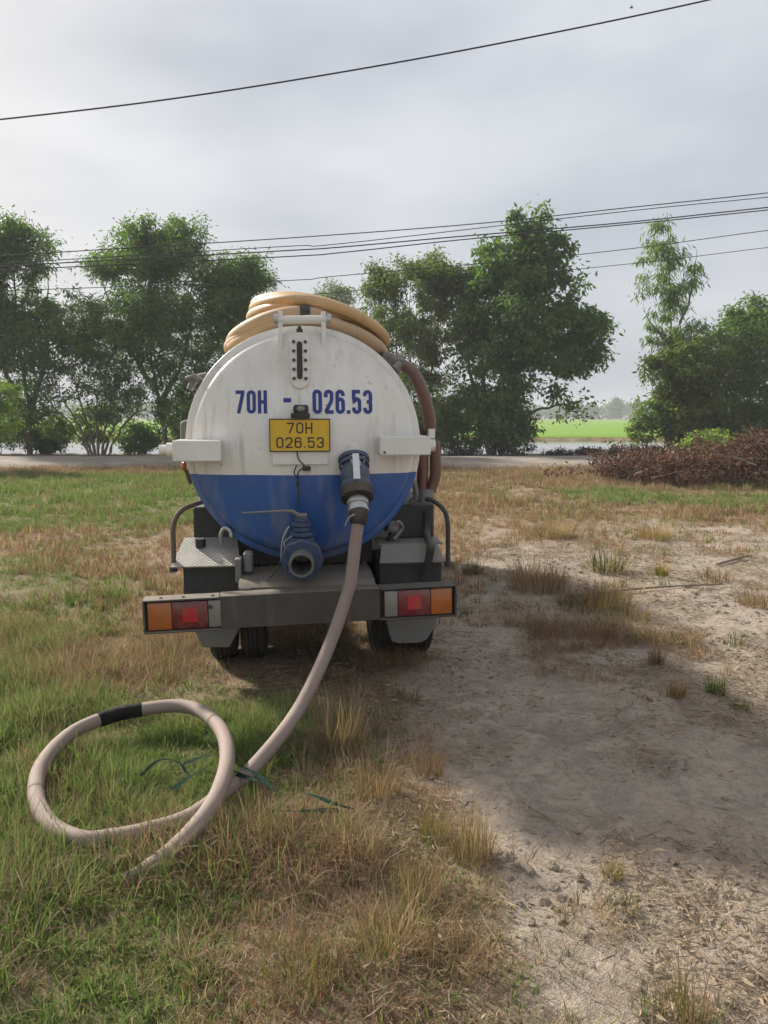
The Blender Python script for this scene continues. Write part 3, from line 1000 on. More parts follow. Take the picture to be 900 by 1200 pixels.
# ---- bumper and tail lamps (the bumper sits a little askew)
bump_root = bpy.data.objects.new('bumper', None)
BZ0, BZ1 = 0.540, 0.745
bb = MB()
bb.prism([(0.012, BZ0), (0.012, BZ1 - 0.004), (0.125, BZ1), (0.125, BZ1 - 0.01), (0.03, BZ1 - 0.02), (0.03, BZ0 + 0.015), (0.09, BZ0 + 0.01), (0.09, BZ0)], 'x', -0.505, 0.46, 0.003)
bumper = bb.build('bumper', M_grey, T, label='battered grey steel rear bumper with tail lamps at its ends')
bpy.data.objects.remove(bump_root)
bumper.location = (0, 0, 0)
bumper.rotation_euler = (0, R(-0.7), R(3))
for s, x0, x1 in ((-1, -0.952, -0.508), (1, 0.463, 0.950)):
    hz0, hz1 = BZ0 - 0.004, BZ1 - 0.006
    h = MB()
    h.box(x0, x1, 0.0, 0.13, hz1 - 0.012, hz1, 0.003)
    h.box(x0, x1, 0.002, 0.12, hz0, hz0 + 0.010, 0.003)
    xe = x0 if s < 0 else x1 - 0.012
    h.box(xe, xe + 0.012, 0.001, 0.125, hz0 + 0.0102, hz1 - 0.0122, 0.002)
    h.box(x0 + 0.002, x1 - 0.002, 0.06, 0.075, hz0 + 0.011, hz1 - 0.013, 0.001)
    lh = h.build('lamp_housing', M_grey if s < 0 else M_dark, bumper)
    segs = [('amber_lens', M_amber, 0.14), ('red_lens', M_red, 0.21), ('reversing_lens', M_clear, 0.085)]
    xx = 0.024
    for nm, mt, wd in segs:
        a, b = (x0 + xx, x0 + xx + wd) if s < 0 else (x1 - xx - wd, x1 - xx)
        le = MB().box(a + 0.001, b - 0.001, 0.016, 0.062, hz0 + 0.018, hz1 - 0.020, 0.006, seg=2).build(nm, mt, bumper)
        if nm == 'red_lens':
            cx = (a + b) / 2
            MB().box(cx - 0.045, cx + 0.045, 0.0125, 0.017, (hz0 + hz1) / 2 - 0.045, (hz0 + hz1) / 2 + 0.045, 0.002).build('reflector', M_redb, le)
        if nm == 'amber_lens':
            cx = (a + b) / 2
            MB().lathe([(0, 0.0), (0, 0.022), (0.006, 0.03)], (cx, 0.012, (hz0 + hz1) / 2), (0, 1, 0), 14).build('reflector', M_amber, le)
        xx += wd
    if s < 0:
        MB().lathe([(0, 0.0), (0, 0.012), (0.015, 0.014)], (x1 - 0.055, 0.006, hz1 - 0.06), (0, 1, 0), 10).build('bolt', M_dark, lh)
for xx in (-0.85, -0.72, -0.55):
    MB().lathe([(0, 0.009), (0.007, 0.009), (0.007, 0.0)], (xx, 0.05, BZ1 - 0.006), (0, 0, 1), 6).build('bolt', M_dark, bumper)

# ---- mudguards, steps, loops, flaps
for s in (-1, 1):
    x0, x1 = (-0.79, -0.42) if s < 0 else (0.50, 0.925)
    X0, X1 = (-0.86, -0.415) if s < 0 else (0.495, 0.935)
    MB().box(x0, x1, 0.47, 0.50, 0.50, 0.838, 0.004).box(x0, x0 + 0.02, 0.50, 0.75, 0.55, 0.836, 0.004).box(x1 - 0.02, x1, 0.50, 0.75, 0.55, 0.836, 0.004).build('mudguard_panel', M_dark, T)
    if s < 0:
        MB().box(-0.79, -0.77, 0.76, 1.85, 0.46, 0.796, 0.004).build('added_sun_blocker', M_dark, T)  # unseen panel, added to keep the low sun off the ground underneath
    e = 0.095 if s < 0 else 0.0
    f = 0.0 if s < 0 else 0.02
    stp = MB()
    z0_, z1_ = (0.84, 0.985) if s < 0 else (0.835, 0.945)
    y0_, y1_ = (0.40, 0.68) if s < 0 else (0.40, 0.47)
    q = [(X0, y0_, z0_), (X1, y0_, z0_), (X1 - 0.04, y1_, z1_), (X0 + e * 0.6 + f, y1_, z1_)]
    q2 = [(a, b_ + 0.006, c_ - 0.010) for a, b_, c_ in q]
    vv = [stp.bm.verts.new(t_) for t_ in q + q2]
    for fc in ((0, 1, 2, 3), (7, 6, 5, 4), (0, 4, 5, 1), (1, 5, 6, 2), (2, 6, 7, 3), (3, 7, 4, 0)):
        stp.bm.faces.new([vv[i] for i in fc])
    if s > 0:
        stp.box(X0, X1, 0.475, 0.75, 0.940, 0.950, 0.002)
    stp.build('step_plate', M_cheq if s < 0 else M_sheet, T, smooth=False)
    bx0, bx1 = (-0.745, -0.47) if s < 0 else (0.60, 0.915)
    MB().box(bx0, bx1, 0.70, 1.60, 0.80 if s < 0 else 0.951, 1.19, 0.01).build('wheel_arch_box', M_dark, T)
    if s < 0:
        lp = [(-0.62, 0.62, 1.245), (-0.68, 0.58, 1.235), (-0.79, 0.50, 1.195), (-0.842, 0.47, 1.10), (-0.845, 0.46, 0.95), (-0.848, 0.45, 0.83)]
    else:
        lp = [(0.84, 0.62, 1.235), (0.885, 0.58, 1.225), (0.945, 0.50, 1.17), (0.965, 0.47, 1.08), (0.966, 0.46, 0.95), (0.966, 0.45, 0.82)]
    lo = MB().tube(catmull(lp, 6), 0.0165, 10).build('guard_loop', M_rust if s < 0 else M_dark, T)
    MB().cyl((lp[-1][0], lp[-1][1], lp[-1][2] - 0.03), (lp[-1][0], lp[-1][1], lp[-1][2] + 0.005), 0.026, 10).build('foot', M_dark, lo)
    # flared sheet-metal flap below the bumper
    if s < 0:
        fp = [(-0.755, 0.58), (-0.745, 0.36), (-0.690, 0.245), (-0.515, 0.238), (-0.440, 0.375), (-0.432, 0.58)]
    else:
        fp = [(0.555, 0.58), (0.562, 0.38), (0.60, 0.235), (0.66, 0.222), (0.80, 0.222), (0.845, 0.24), (0.905, 0.33), (0.918, 0.40), (0.918, 0.58)]
    MB().prism(fp, 'y', 0.585, 0.66, 0.006).build('mud_flap', M_sheet, T)
    MB().cyl((x0 + 0.1, 0.60, 0.84 if s < 0 else 0.95), (x0 + 0.1, 0.60, 0.99 if s < 0 else 0.975), 0.035, 12).build('cap', M_black, T)
MB().tube(catmull([(-0.545, 0.52, 0.965), (-0.545, 0.50, 1.03), (-0.52, 0.48, 1.075), (-0.485, 0.47, 1.06), (-0.475, 0.47, 1.02)], 6), 0.013, 8).build('hook', M_zinc, T)
MB().sphere((0.60, 0.50, 1.06), 0.04, (1, 0.8, 1.1), 10).tube(catmull([(0.56, 0.52, 1.02), (0.62, 0.46, 1.10), (0.66, 0.50, 1.05), (0.60, 0.48, 0.98)], 5), 0.012, 7).build('drain_cock', M_sheet, T)

# ---- axle and wheels
MB().cyl((-0.60, 1.17, 0.40), (0.70, 1.17, 0.40), 0.055, 14).sphere((0.03, 1.17, 0.40), 0.17, (1, 1, 0.95), 18).build('rear_axle', M_dark, T)
for xx in (-0.365, 0.385):
    k = MB()
    for j in range(4):
        L = 0.62 - j * 0.12
        k.box(xx - 0.035, xx + 0.035, 1.17 - L, 1.17 + L, 0.50 - j * 0.013, 0.51 - j * 0.013, 0.001)
    k.build('leaf_spring', M_dark, T)


def wheel(x0, x1, y, r, front=False):
    wd = x1 - x0
    rim = MB().lathe([(0.02, r * 0.30), (0.02, r * 0.54), (0.0, r * 0.58), (wd * 0.5, r * 0.5), (wd, r * 0.58), (wd - 0.02, r * 0.54), (wd * 0.6, r * 0.30), (wd * 0.6, 0.0)], (x0, y, r - 0.005), (1, 0, 0), 28).build('wheel', M_sheet, T)
    pr = [(0.012, r * 0.57), (0.0, r * 0.74), (0.006, r * 0.90), (0.022, r * 0.975), (0.035, r * 0.992)]
    nb = 4
    a, b = 0.035, wd - 0.035
    for j in range(nb):
        u0 = a + (b - a) * j / nb
        u1 = a + (b - a) * (j + 1) / nb
        pr += [(u0 + 0.005, r), (u1 - 0.005, r), (u1 - 0.003, r - 0.011), (u1 + 0.003, r - 0.011)]
    pr += [(wd - 0.022, r * 0.975), (wd - 0.006, r * 0.90), (wd, r * 0.74), (wd - 0.012, r * 0.57)]
    MB().lathe(pr, (x0, y, r - 0.005), (1, 0, 0), 48, caps=False).build('tyre', M_rubber, rim)


WR = 0.395
for a, b in ((-0.69, -0.495), (-0.465, -0.27), (0.50, 0.70), (0.745, 0.955)):
    wheel(a, b, 1.17, WR)
for a, b in ((-0.87, -0.64), (0.66, 0.89)):
    wheel(a, b, 4.75, WR)
MB().cyl((-0.64, 4.75, 0.39), (0.66, 4.75, 0.39), 0.05, 12).build('front_axle', M_dark, T)

# ---- cab (ahead of the tank)
cab = MB().prism([(4.42, 0.62), (4.42, 2.12), (4.55, 2.22), (5.35, 2.22), (5.50, 2.12), (5.78, 1.42), (5.86, 1.30), (5.88, 0.62)], 'x', -0.86, 0.88, 0.03).build('cab', M_white, T)
MB().prism([(5.56, 2.02), (5.565, 2.03), (5.80, 1.45), (5.79, 1.44)], 'x', -0.74, 0.76).build('windscreen', M_black, cab)
for xx in (-0.866, 0.880):
    MB().box(xx, xx + 0.006, 4.62, 5.42, 0.72, 2.06, 0.002).build('door', M_white, cab)
    MB().prism([(4.68, 1.48), (4.68, 2.02), (5.36, 2.02), (5.55, 1.48)], 'x', xx - 0.003 if xx < 0 else xx + 0.0065, xx - 0.0005 if xx < 0 else xx + 0.009).build('side_window', M_black, cab)
MB().box(-0.88, 0.90, 5.80, 5.98, 0.42, 0.66, 0.02).build('front_bumper', M_grey, cab)

# vacuum pump box between cab and tank, battery side box
MB().box(-0.85, -0.45, 1.95, 3.6, 0.42, 0.84, 0.015).build('side_box', M_dark, T)
MB().cyl((0.66, 2.0, 0.66), (0.66, 2.9, 0.66), 0.22, 24).build('fuel_tank', M_sheet, T)

# ---- brown vacuum hoses down the right shoulder
M_brown = painted('brown_hose', (0.125, 0.045, 0.026), 0.35, dust=0.25, streak=0.3, scale=9, coat=0.3)
h1 = catmull([(0.55, 1.10, 2.20), (0.62, 0.98, 2.19), (0.70, 0.90, 2.17), (0.79, 0.86, 2.10), (0.85, 0.85, 1.98), (0.90, 0.86, 1.82), (0.915, 0.88, 1.70), (0.915, 0.90, 1.62)], 8)
hb_ = MB().tube(resample(h1, 0.012), lambda i, n: 0.043 + 0.0022 * (i % 2), 14).build('vacuum_hose', M_brown, T)
MB().tube([(0.915, 0.89, 1.71), (0.915, 0.90, 1.62)], 0.050, 14).build('cuff', M_rubber, hb_)
MB().cyl((0.60, 0.98, 2.20), (0.70, 0.90, 2.17), 0.060, 12).build('clamp', M_sheet, hb_)
for dx in (-0.045, 0.048):
    h2 = catmull([(0.905 + dx, 0.90, 1.62), (0.91 + dx, 0.90, 1.50), (0.91 + dx, 0.90, 1.38), (0.89 + dx * 0.7, 0.90, 1.26)], 8)
    MB().tube(resample(h2, 0.012), lambda i, n: 0.040 + 0.002 * (i % 2), 12).build('vacuum_hose', M_brown, T)
MB().tube([(0.89, 0.90, 1.27), (0.88, 0.88, 1.16), (0.86, 0.85, 1.10)], lambda i, n: [0.062, 0.066, 0.07][i], 14).build('hose_sleeve', M_sheet, T)
MB().tube(catmull([(0.86, 0.66, 1.14), (0.85, 0.62, 1.0), (0.84, 0.46, 0.96), (0.835, 0.385, 0.93), (0.82, 0.39, 0.84), (0.80, 0.43, 0.72)], 6), 0.026, 8).build('air_line', M_rubber, T)
MB().tube(catmull([(0.70, 0.70, 1.45), (0.76, 0.66, 1.35), (0.78, 0.68, 1.24), (0.74, 0.7, 1.2)], 6), 0.02, 8).build('air_line', M_sheet, T)
# rear lamp cable loop under the bumper
MB().tube(catmull([(0.60, 0.55, 0.53), (0.66, 0.56, 0.50), (0.74, 0.56, 0.50), (0.80, 0.55, 0.535)], 6), 0.006, 6).build('lamp_cable', M_black, T)

# ------------------------------------------------------------------ hoses lying on the tank and on the grass
def to_world(p):
    c_, s_ = math.cos(TRUCK_RZ), math.sin(TRUCK_RZ)
    return (TRUCK_X + p[0] * c_ - p[1] * s_, TRUCK_Y + p[0] * s_ + p[1] * c_, p[2])


M_tan = painted('tan_hose', (0.47, 0.31, 0.175), 0.5, dust=0.45, streak=0.7, scale=7, dustcol=(0.42, 0.34, 0.26))
M_tan2 = painted('yellow_tan_hose', (0.56, 0.35, 0.16), 0.45, dust=0.3, streak=0.6, scale=7, dustcol=(0.45, 0.36, 0.27))
M_pink = painted('pinkish_hose', (0.235, 0.172, 0.150), 0.65, dust=0.4, streak=0.95, scale=7, dustcol=(0.40, 0.34, 0.28))


def coil_obj(name, turns, mat, r, ribs, label):
    pts = []
    for (cx, cy, hx, hy, z0, droop, tl, ph, a0, a1) in turns:
        for a in np.arange(a0, a1, 15):
            t = R(a + ph)
            x = cx + hx * math.cos(t)
            y = cy + hy * math.sin(t)
            z = z0 - droop * (x - TCX) ** 2 + tl * (x - TCX)
            surf = TCZ + math.sqrt(max(0.0, 0.766 ** 2 - (x - TCX) ** 2)) + r
            pts.append(to_world((x, y, max(z, surf + 0.002))))
    path = resample(catmull(pts, 5), 0.016 if ribs else 0.03)
    o = MB().tube(path, (lambda i, n: r * (1.0 + 0.10 * (i % 2))) if ribs else r, 12).build(name, mat)
    k0 = int(len(path) * 0.36)
    MB().tube(path[k0:k0 + 3], r * 1.14, 12).build('tie_band', M_black, o)
    return tag(o, label, 'hose', 'hoses coiled on the tank')


coil_obj('coiled_hose', [(-0.01, 1.25, 0.50, 0.60, 2.400, 0.40, 0.03, 200, 0, 345), (0.05, 1.27, 0.56, 0.66, 2.42, 0.44, 0.0, 185, 0, 330)], M_tan, 0.047, False,
         'smooth dull tan hose coiled lowest on top of the white tank')
coil_obj('coiled_hose', [(-0.03, 1.22, 0.46, 0.60, 2.475, 0.50, 0.02, 170, 0, 300)], M_tan, 0.046, False,
         'tan hose loop in the middle of the coils on the tank')
coil_obj('coiled_hose', [(0.12, 1.28, 0.47, 0.60, 2.53, 0.32, -0.08, 150, 0, 350), (0.15, 1.30, 0.48, 0.66, 2.565, 0.30, -0.14, 140, 0, 350),
                         (0.13, 1.30, 0.45, 0.55, 2.59, 0.28, -0.16, 130, 0, 340)], M_tan2, 0.038, True,
         'ribbed yellowish hose bundle coiled topmost on the white tank')

# suction hose: valve -> ground -> loop in the grass
hp = [to_world(tuple(A0 + AX * 0.455)), to_world(tuple(A0 + AX * 0.50)), to_world((0.294, -0.03, 1.025)), to_world((0.262, -0.09, 0.829)), to_world((0.223, -0.13, 0.709)), to_world((0.167, -0.2, 0.575)), to_world((0.08, -0.33, 0.414)), to_world((-0.047, -0.55, 0.246)), to_world((-0.165, -0.78, 0.167)),
      (-0.646, 3.591, 0.085), (-0.703, 3.452, 0.075), (-0.841, 3.172, 0.065), (-0.998, 3.062, 0.06), (-1.143, 3.003, 0.06), (-1.244, 2.981, 0.065), (-1.383, 3.051, 0.07), (-1.505, 3.181, 0.08), (-1.598, 3.339, 0.09), (-1.668, 3.532, 0.1), (-1.69, 3.73, 0.11), (-1.67, 3.93, 0.12), (-1.598, 4.056, 0.13), (-1.495, 4.141, 0.14), (-1.362, 4.191, 0.15), (-1.199, 4.217, 0.16), (-1.057, 4.153, 0.165), (-0.923, 3.982, 0.17), (-0.817, 3.759, 0.17), (-0.748, 3.485, 0.17), (-0.729, 3.242, 0.16), (-0.744, 3.084, 0.14), (-0.785, 2.981, 0.11), (-0.846, 2.903, 0.07), (-0.915, 2.841, 0.035), (-0.979, 2.817, 0.0), (-1.064, 2.833, -0.05)]
hose_path = resample(catmull(hp, 8), 0.02)
hose = tag(MB().tube(hose_path, 0.0375, 16).build('suction_hose', M_pink),
           'pinkish grey suction hose running from the tank valve to a loop in the grass', 'hose')
i0 = min(range(len(hose_path)), key=lambda i: (Vector(hose_path[i]) - Vector((-1.603, 4.044, 0.13))).length)
i1 = min(range(len(hose_path)), key=lambda i: (Vector(hose_path[i]) - Vector((-1.372, 4.191, 0.15))).length)
MB().tube(hose_path[i0 + 2:i1 + 1], lambda i, n: 0.0395 + 0.0016 * ((i * 7) % 3), 16).build('black_tape', M_tape, hose)
for q in ((-0.923, 3.982, 0.17), (-1.598, 3.339, 0.09), (-1.143, 3.003, 0.06)):
    ii = min(range(len(hose_path)), key=lambda i: (Vector(hose_path[i]) - Vector(q)).length)
    MB().tube(hose_path[ii:ii + 2], 0.0383, 16).build('scuff_band', M_rust, hose)
MB().tube(hose_path[0:6], lambda i, n: [0.048, 0.054, 0.054, 0.050, 0.053, 0.044][i % 6], 16).build('hose_clamp', M_rubber, hose)
MB().tube(catmull([to_world((0.30, -0.02, 1.22)), to_world((0.26, -0.03, 1.20)), to_world((0.235, -0.02, 1.15))], 4), 0.004, 5).build('tie_wire', M_zinc, hose)

# torn green strap in the grass
M_strap = painted('green_strap', (0.007, 0.026, 0.018), 0.9, spec=0.08, dust=0.06, streak=0.1, scale=20, dustcol=(0.12, 0.16, 0.12))


def ribbon(paths, name, mat):
    V, Q = [], []
    for pts, wd in paths:
        P = resample(catmull(pts, 8), 0.03)
        b = len(V)
        for i, q in enumerate(P):
            t = Vector(P[min(i + 1, len(P) - 1)]) - Vector(P[max(i - 1, 0)])
            sd = Vector((-t.y, t.x, 0)).normalized()
            tw = 0.45 * math.sin(i * 0.31 + len(P))
            up = Vector((0, 0, 1))
            o = (sd * math.cos(tw) + up * math.sin(tw)) * wd * (0.75 + 0.25 * math.sin(i * 0.9))
            V += [tuple(Vector(q) + o), tuple(Vector(q) - o)]
            if i:
                Q.append((b + 2 * i - 2, b + 2 * i - 1, b + 2 * i + 1, b + 2 * i))
    return link(name, np_mesh(name, V, Q), mat)


strap = empty('torn_strap', (-0.7, 3.4, 0))
for pts_, wd_ in [([(-1.17, 3.50, 0.07), (-1.10, 3.58, 0.12), (-1.0, 3.57, 0.11), (-0.93, 3.50, 0.07), (-0.84, 3.54, 0.09)], 0.013),
                  ([(-0.98, 3.36, 0.07), (-0.90, 3.46, 0.10), (-0.80, 3.52, 0.10), (-0.70, 3.47, 0.11), (-0.60, 3.42, 0.09)], 0.020),
                  ([(-0.70, 3.46, 0.10), (-0.56, 3.36, 0.11), (-0.46, 3.30, 0.08), (-0.34, 3.27, 0.10), (-0.22, 3.20, 0.09), (-0.13, 3.21, 0.05)], 0.015),
                  ([(-0.52, 3.20, 0.06), (-0.43, 3.15, 0.08), (-0.30, 3.17, 0.07), (-0.2, 3.2, 0.05)], 0.020),
                  ([(-1.0, 3.64, 0.06), (-0.86, 3.66, 0.11), (-0.74, 3.56, 0.12), (-0.60, 3.46, 0.10), (-0.5, 3.33, 0.08)], 0.018)]:
    sp_o = ribbon([([(a + 0.7, b - 3.4, c * 0.8 + 0.035) for a, b, c in pts_], wd_ * 0.75)], 'strip', M_strap)
    sp_o.parent = strap
tag(strap, 'torn dark green plastic strap lying in the grass under the hose', 'strap')


# ------------------------------------------------------------------ overhead wires
def px(x, y, d):
    """a point d metres ahead of the viewpoint, seen at (x, y) of the photograph"""
    u, w_ = (x - 450) / 900, (600 - y) / 900
    v_ = Vector((u, math.cos(PITCH) + w_ * math.sin(PITCH), -math.sin(PITCH) + w_ * math.cos(PITCH)))
    return Vector((0, 0, CAM_H)) + v_ * (d / v_.y)


M_wire = painted('wire', (0.02, 0.02, 0.022), 0.6, dust=0.0, streak=0.0, bumps=0)
WIRES = [
    ([(-420, 176), (-200, 160), (0, 140), (200, 116), (415, 82), (620, 44), (830, 0), (1100, -64)], 13.0, 0.0125, 'single dark overhead cable nearest to us, high across the sky'),
    ([(-300, 322), (0, 300), (330, 279.5), (560, 262), (730, 244), (900, 226), (1200, 192)], 30.0, 0.018, 'uppermost of the overhead wires above the trees'),
    ([(-300, 330), (0, 309), (330, 289), (400, 285.5), (730, 248), (900, 231), (1200, 200)], 30.0, 0.015, 'thin overhead wire just below the uppermost above the trees'),
    ([(-300, 328), (0, 312), (330, 294), (400, 289.5), (540, 277), (730, 261), (900, 243), (1200, 212)], 30.2, 0.022, 'upper wire of the close thick pair above the trees'),
    ([(-300, 334), (0, 317), (330, 301), (400, 296), (540, 281), (730, 263.5), (900, 246), (1200, 214)], 30.0, 0.020, 'lower wire of the close thick pair above the trees'),
    ([(-300, 352), (0, 341), (330, 329), (400, 323), (690, 297), (900, 270), (1200, 232)], 30.0, 0.014, 'second lowest overhead wire, running behind the tree tops'),
    ([(-300, 372), (0, 366), (330, 348), (730, 310), (900, 290), (1200, 256)], 30.0, 0.012, 'faint lowest overhead wire crossing the tree crowns'),
]
for pts, d, r, lab in WIRES:
    P = catmull([tuple(px(a, b, d)) for a, b in pts], 10)
    tag(MB().tube(P, r, 6).build('overhead_wire', M_wire), lab, 'wire', 'overhead wires')

# a small bird far up
bd = MB()
bp = px(740, 9, 60)
bd.sphere(bp, 0.07, (2.0, 0.8, 0.7), 8)
for s in (-1, 1):
    q = [bp + Vector((-0.07, 0, 0.02)), bp + Vector((0.07, 0, 0.02)), bp + Vector((0.02, s * 0.1 + 0.0, 0.12)), bp + Vector((0.12 * s, s * 0.25, 0.10))]
    vs_ = [bd.bm.verts.new(t_) for t_ in q]
    bd.bm.faces.new((vs_[0], vs_[1], vs_[3], vs_[2]))
tag(bd.build('bird', M_black), 'tiny dark bird flying above the highest cable', 'bird')


# ------------------------------------------------------------------ trees
def mesh_tubes(paths, seg=5):
    """paths: list of (points (n,3), radii (n)) -> verts, quads"""
    V, Q = [], []
    b = 0
    ang = np.arange(seg) * 2 * np.pi / seg
    for P, rad in paths:
        P = np.asarray(P, float)
        n = len(P)
        t = np.gradient(P, axis=0)
        t /= np.linalg.norm(t, axis=1)[:, None] + 1e-9
        ref = np.where(np.abs(t[:, 2:3]) > 0.9, np.array([[1.0, 0, 0]]), np.array([[0, 0, 1.0]]))
        a = np.cross(t, ref)
        a /= np.linalg.norm(a, axis=1)[:, None] + 1e-9
        c = np.cross(t, a)
        ring = P[:, None, :] + (a[:, None, :] * np.cos(ang)[None, :, None] + c[:, None, :] * np.sin(ang)[None, :, None]) * np.asarray(rad)[:, None, None]
        V.append(ring.reshape(-1, 3))
        ii = b + np.arange(n * seg).reshape(n, seg)
        jj = np.roll(ii, -1, axis=1)
        Q.append(np.stack([ii[:-1], jj[:-1], jj[1:], ii[1:]], -1).reshape(-1, 4))
        b += n * seg
    return np.concatenate(V), np.concatenate(Q)


def leaf_quads(C, D, L, W, g):
    """leaf blades at C pointing along D, length L, width W (arrays)"""
    n = len(C)
    rv_ = g.normal(size=(n, 3))
    sd = np.cross(D, rv_)
    sd /= np.linalg.norm(sd, axis=1)[:, None] + 1e-9
    nm = np.cross(D, sd)
    base = C
    tip = C + D * L[:, None] + nm * (L * 0.12)[:, None]
    mid = C + D * (L * 0.45)[:, None]
    l_, r_ = mid + sd * (W / 2)[:, None] - nm * (W * 0.12)[:, None], mid - sd * (W / 2)[:, None] - nm * (W * 0.12)[:, None]
    V = np.stack([base, l_, tip, r_], 1).reshape(-1, 3)
    Q = np.arange(4 * n).reshape(n, 4)
    return V, Q


M_bark = plain_mat('bark', (0.10, 0.085, 0.07), (0.20, 0.175, 0.145), 9, b=0.6, bd=0.02)
M_bark2 = plain_mat('pale_bark', (0.22, 0.19, 0.155), (0.36, 0.32, 0.27), 9, b=0.5, bd=0.02)
LM = {
    'dark': leaf_mat('leaf_dark', (0.042, 0.094, 0.034), (0.155, 0.240, 0.068), 0.45),
    'mid': leaf_mat('leaf_mid', (0.066, 0.130, 0.034), (0.205, 0.300, 0.082), 0.47),
    'light': leaf_mat('leaf_light', (0.11, 0.18, 0.045), (0.26, 0.34, 0.085), 0.45),
    'olive': leaf_mat('leaf_olive', (0.062, 0.105, 0.028), (0.195, 0.235, 0.055), 0.42),
    'dead': leaf_mat('leaf_dead', (0.060, 0.032, 0.026), (0.215, 0.115, 0.088), 0.2, spec=0.2),
    'char': leaf_mat('leaf_char', (0.030, 0.026, 0.026), (0.085, 0.068, 0.058), 0.1, spec=0.2),
}


DENSE = 1.1


def tree(name, label, base, stems, lobes, tips, per_tip, leaf, mat, seed, cat='tree', group=None, clump=0.32, droop=0.35, bark=None, stem_r=0.10, up_light=None, thin=0.0):
    """stems: list of point lists (metres from the base); lobes: (cx, cy, cz, rx, ry, rz, weight)"""
    g = np.random.default_rng(seed)
    root = tag(empty(name, base), label, cat, group)
    wts = np.array([l[6] for l in lobes], float)
    pick = g.choice(len(lobes), tips, p=wts / wts.sum())
    L = np.array([l[:6] for l in lobes], float)[pick]
    d = g.normal(size=(tips, 3))
    d /= np.linalg.norm(d, axis=1)[:, None]
    rr = g.random(tips) ** 0.42 * g.choice([0.92, 0.95, 1.0, 1.05, 1.16], tips)
    T_ = L[:, :3] + d * rr[:, None] * L[:, 3:6]
    T_[:, 2] = np.maximum(T_[:, 2], 0.15)
    # stems
    nodes, nr, paths = [], [], []
    for st_pts in stems:
        P = np.array(catmull(st_pts, 7))
        P[1:-1] += g.normal(scale=0.03, size=(len(P) - 2, 3))
        n = len(P)
        rad = stem_r * (1 - 0.88 * np.linspace(0, 1, n)) * g.uniform(0.75, 1.15)
        rad[0] *= 1.35
        paths.append((P, rad))
        nodes.append(P)
        nr.append(rad)
    nodes = np.concatenate(nodes)
    nr = np.concatenate(nr)
    twigs = []
    for t_ in T_[np.argsort(np.linalg.norm(T_[:, :2], axis=1))]:
        dv = t_ - nodes
        hd = np.linalg.norm(dv[:, :2], axis=1)
        cost = np.linalg.norm(dv, axis=1) + np.where(dv[:, 2] < 0.25 * hd, 1.2 * (0.25 * hd - dv[:, 2]), 0)
        k = int(np.argmin(cost))
        s = nodes[k]
        ln = np.linalg.norm(t_ - s)
        if ln < 0.1:
            continue
        u = np.linspace(0, 1, 5)[:, None]
        bow = np.array([0, 0, 0.12 * ln])
        P = s * (1 - u) + t_ * u + bow * np.sin(np.pi * u) + g.normal(scale=0.03 * ln, size=(5, 3)) * np.sin(np.pi * u)
        r0 = min(nr[k] * 0.55, 0.008 + 0.011 * ln)
        rad = np.linspace(r0, 0.005, 5)
        twigs.append((P, rad))
        nodes = np.concatenate([nodes, P[1:4]])
        nr = np.concatenate([nr, rad[1:4]])
    for pth in paths:
        v1, q1 = mesh_tubes([pth], 8)
        link('trunk', np_mesh('trunk', v1, q1), bark or M_bark, root)
    v2_, q2_ = mesh_tubes(twigs, 4)
    tag(link('branches', np_mesh('branches', v2_, q2_), bark or M_bark, root), kind='stuff')
    # leaves: clumps along the outer part of every twig
    tp = np.array([t[0] for t in twigs])
    m_ = len(tp)
    per = np.maximum(4, (per_tip * DENSE * g.uniform(0.45, 1.5, m_)).astype(int))
    ti = np.repeat(np.arange(m_), per)
    n = len(ti)
    f = g.uniform(0.55, 1.0, n) ** 0.8
    s0, s1 = tp[ti, 2], tp[ti, 4]
    ln = np.linalg.norm(s1 - s0, axis=1)
    C = s0 * (1 - f[:, None]) + s1 * f[:, None]
    lim = np.minimum(1.0, 0.9 / (ln + 1e-6))
    C = s1 - (s1 - C) * lim[:, None]
    cs = clump * g.uniform(0.6, 1.3, m_)[ti]
    C = C + g.normal(size=(n, 3)) * (cs * 0.55)[:, None] * np.array([1, 1, 0.75])
    D = (C - s1) * 0.8 + g.normal(size=(n, 3)) * 0.45
    D /= np.linalg.norm(D, axis=1)[:, None] + 1e-9
    D[:, 2] -= droop * 1.6
    D /= np.linalg.norm(D, axis=1)[:, None] + 1e-9
    sc = g.uniform(0.75, 1.45, n)
    lo = C[:, 2] > 0.03
    V, Q = leaf_quads(C[lo], D[lo], leaf[0] * sc[lo], leaf[1] * sc[lo], g)
    me = np_mesh('crown', V, Q)
    shade = np.clip(0.45 * g.random(n) + 0.55 * g.random(m_)[ti], 0, 1)
    attr_f(me, 'shade', np.repeat(shade[lo], 4))
    link('crown', me, LM[mat] if isinstance(mat, str) else mat, root)
    return root


# px -> metres at distance d:  x = (px-450)/900*d ; z = CAM_H + (488-py)/900*d
def X(p, d):
    return (p - 450) / 900 * d


def Z(p, d):
    return CAM_H + (488 - p) / 900 * d


TG = 'trees behind the dirt road'
D1 = 36.0


def lobe(x0, x1, y0, y1, d, w, bx, depth=None, dy=0.0):
    """an ellipsoid lobe filling the given photo rectangle at distance d, relative to a base at bx"""
    cx, cz = (X(x0, d) + X(x1, d)) / 2 - bx, (Z(y0, d) + Z(y1, d)) / 2
    rx, rz = (X(x1, d) - X(x0, d)) / 2, (Z(y0, d) - Z(y1, d)) / 2
    return (cx, dy, cz, rx, depth or rx * 0.8, rz, w)


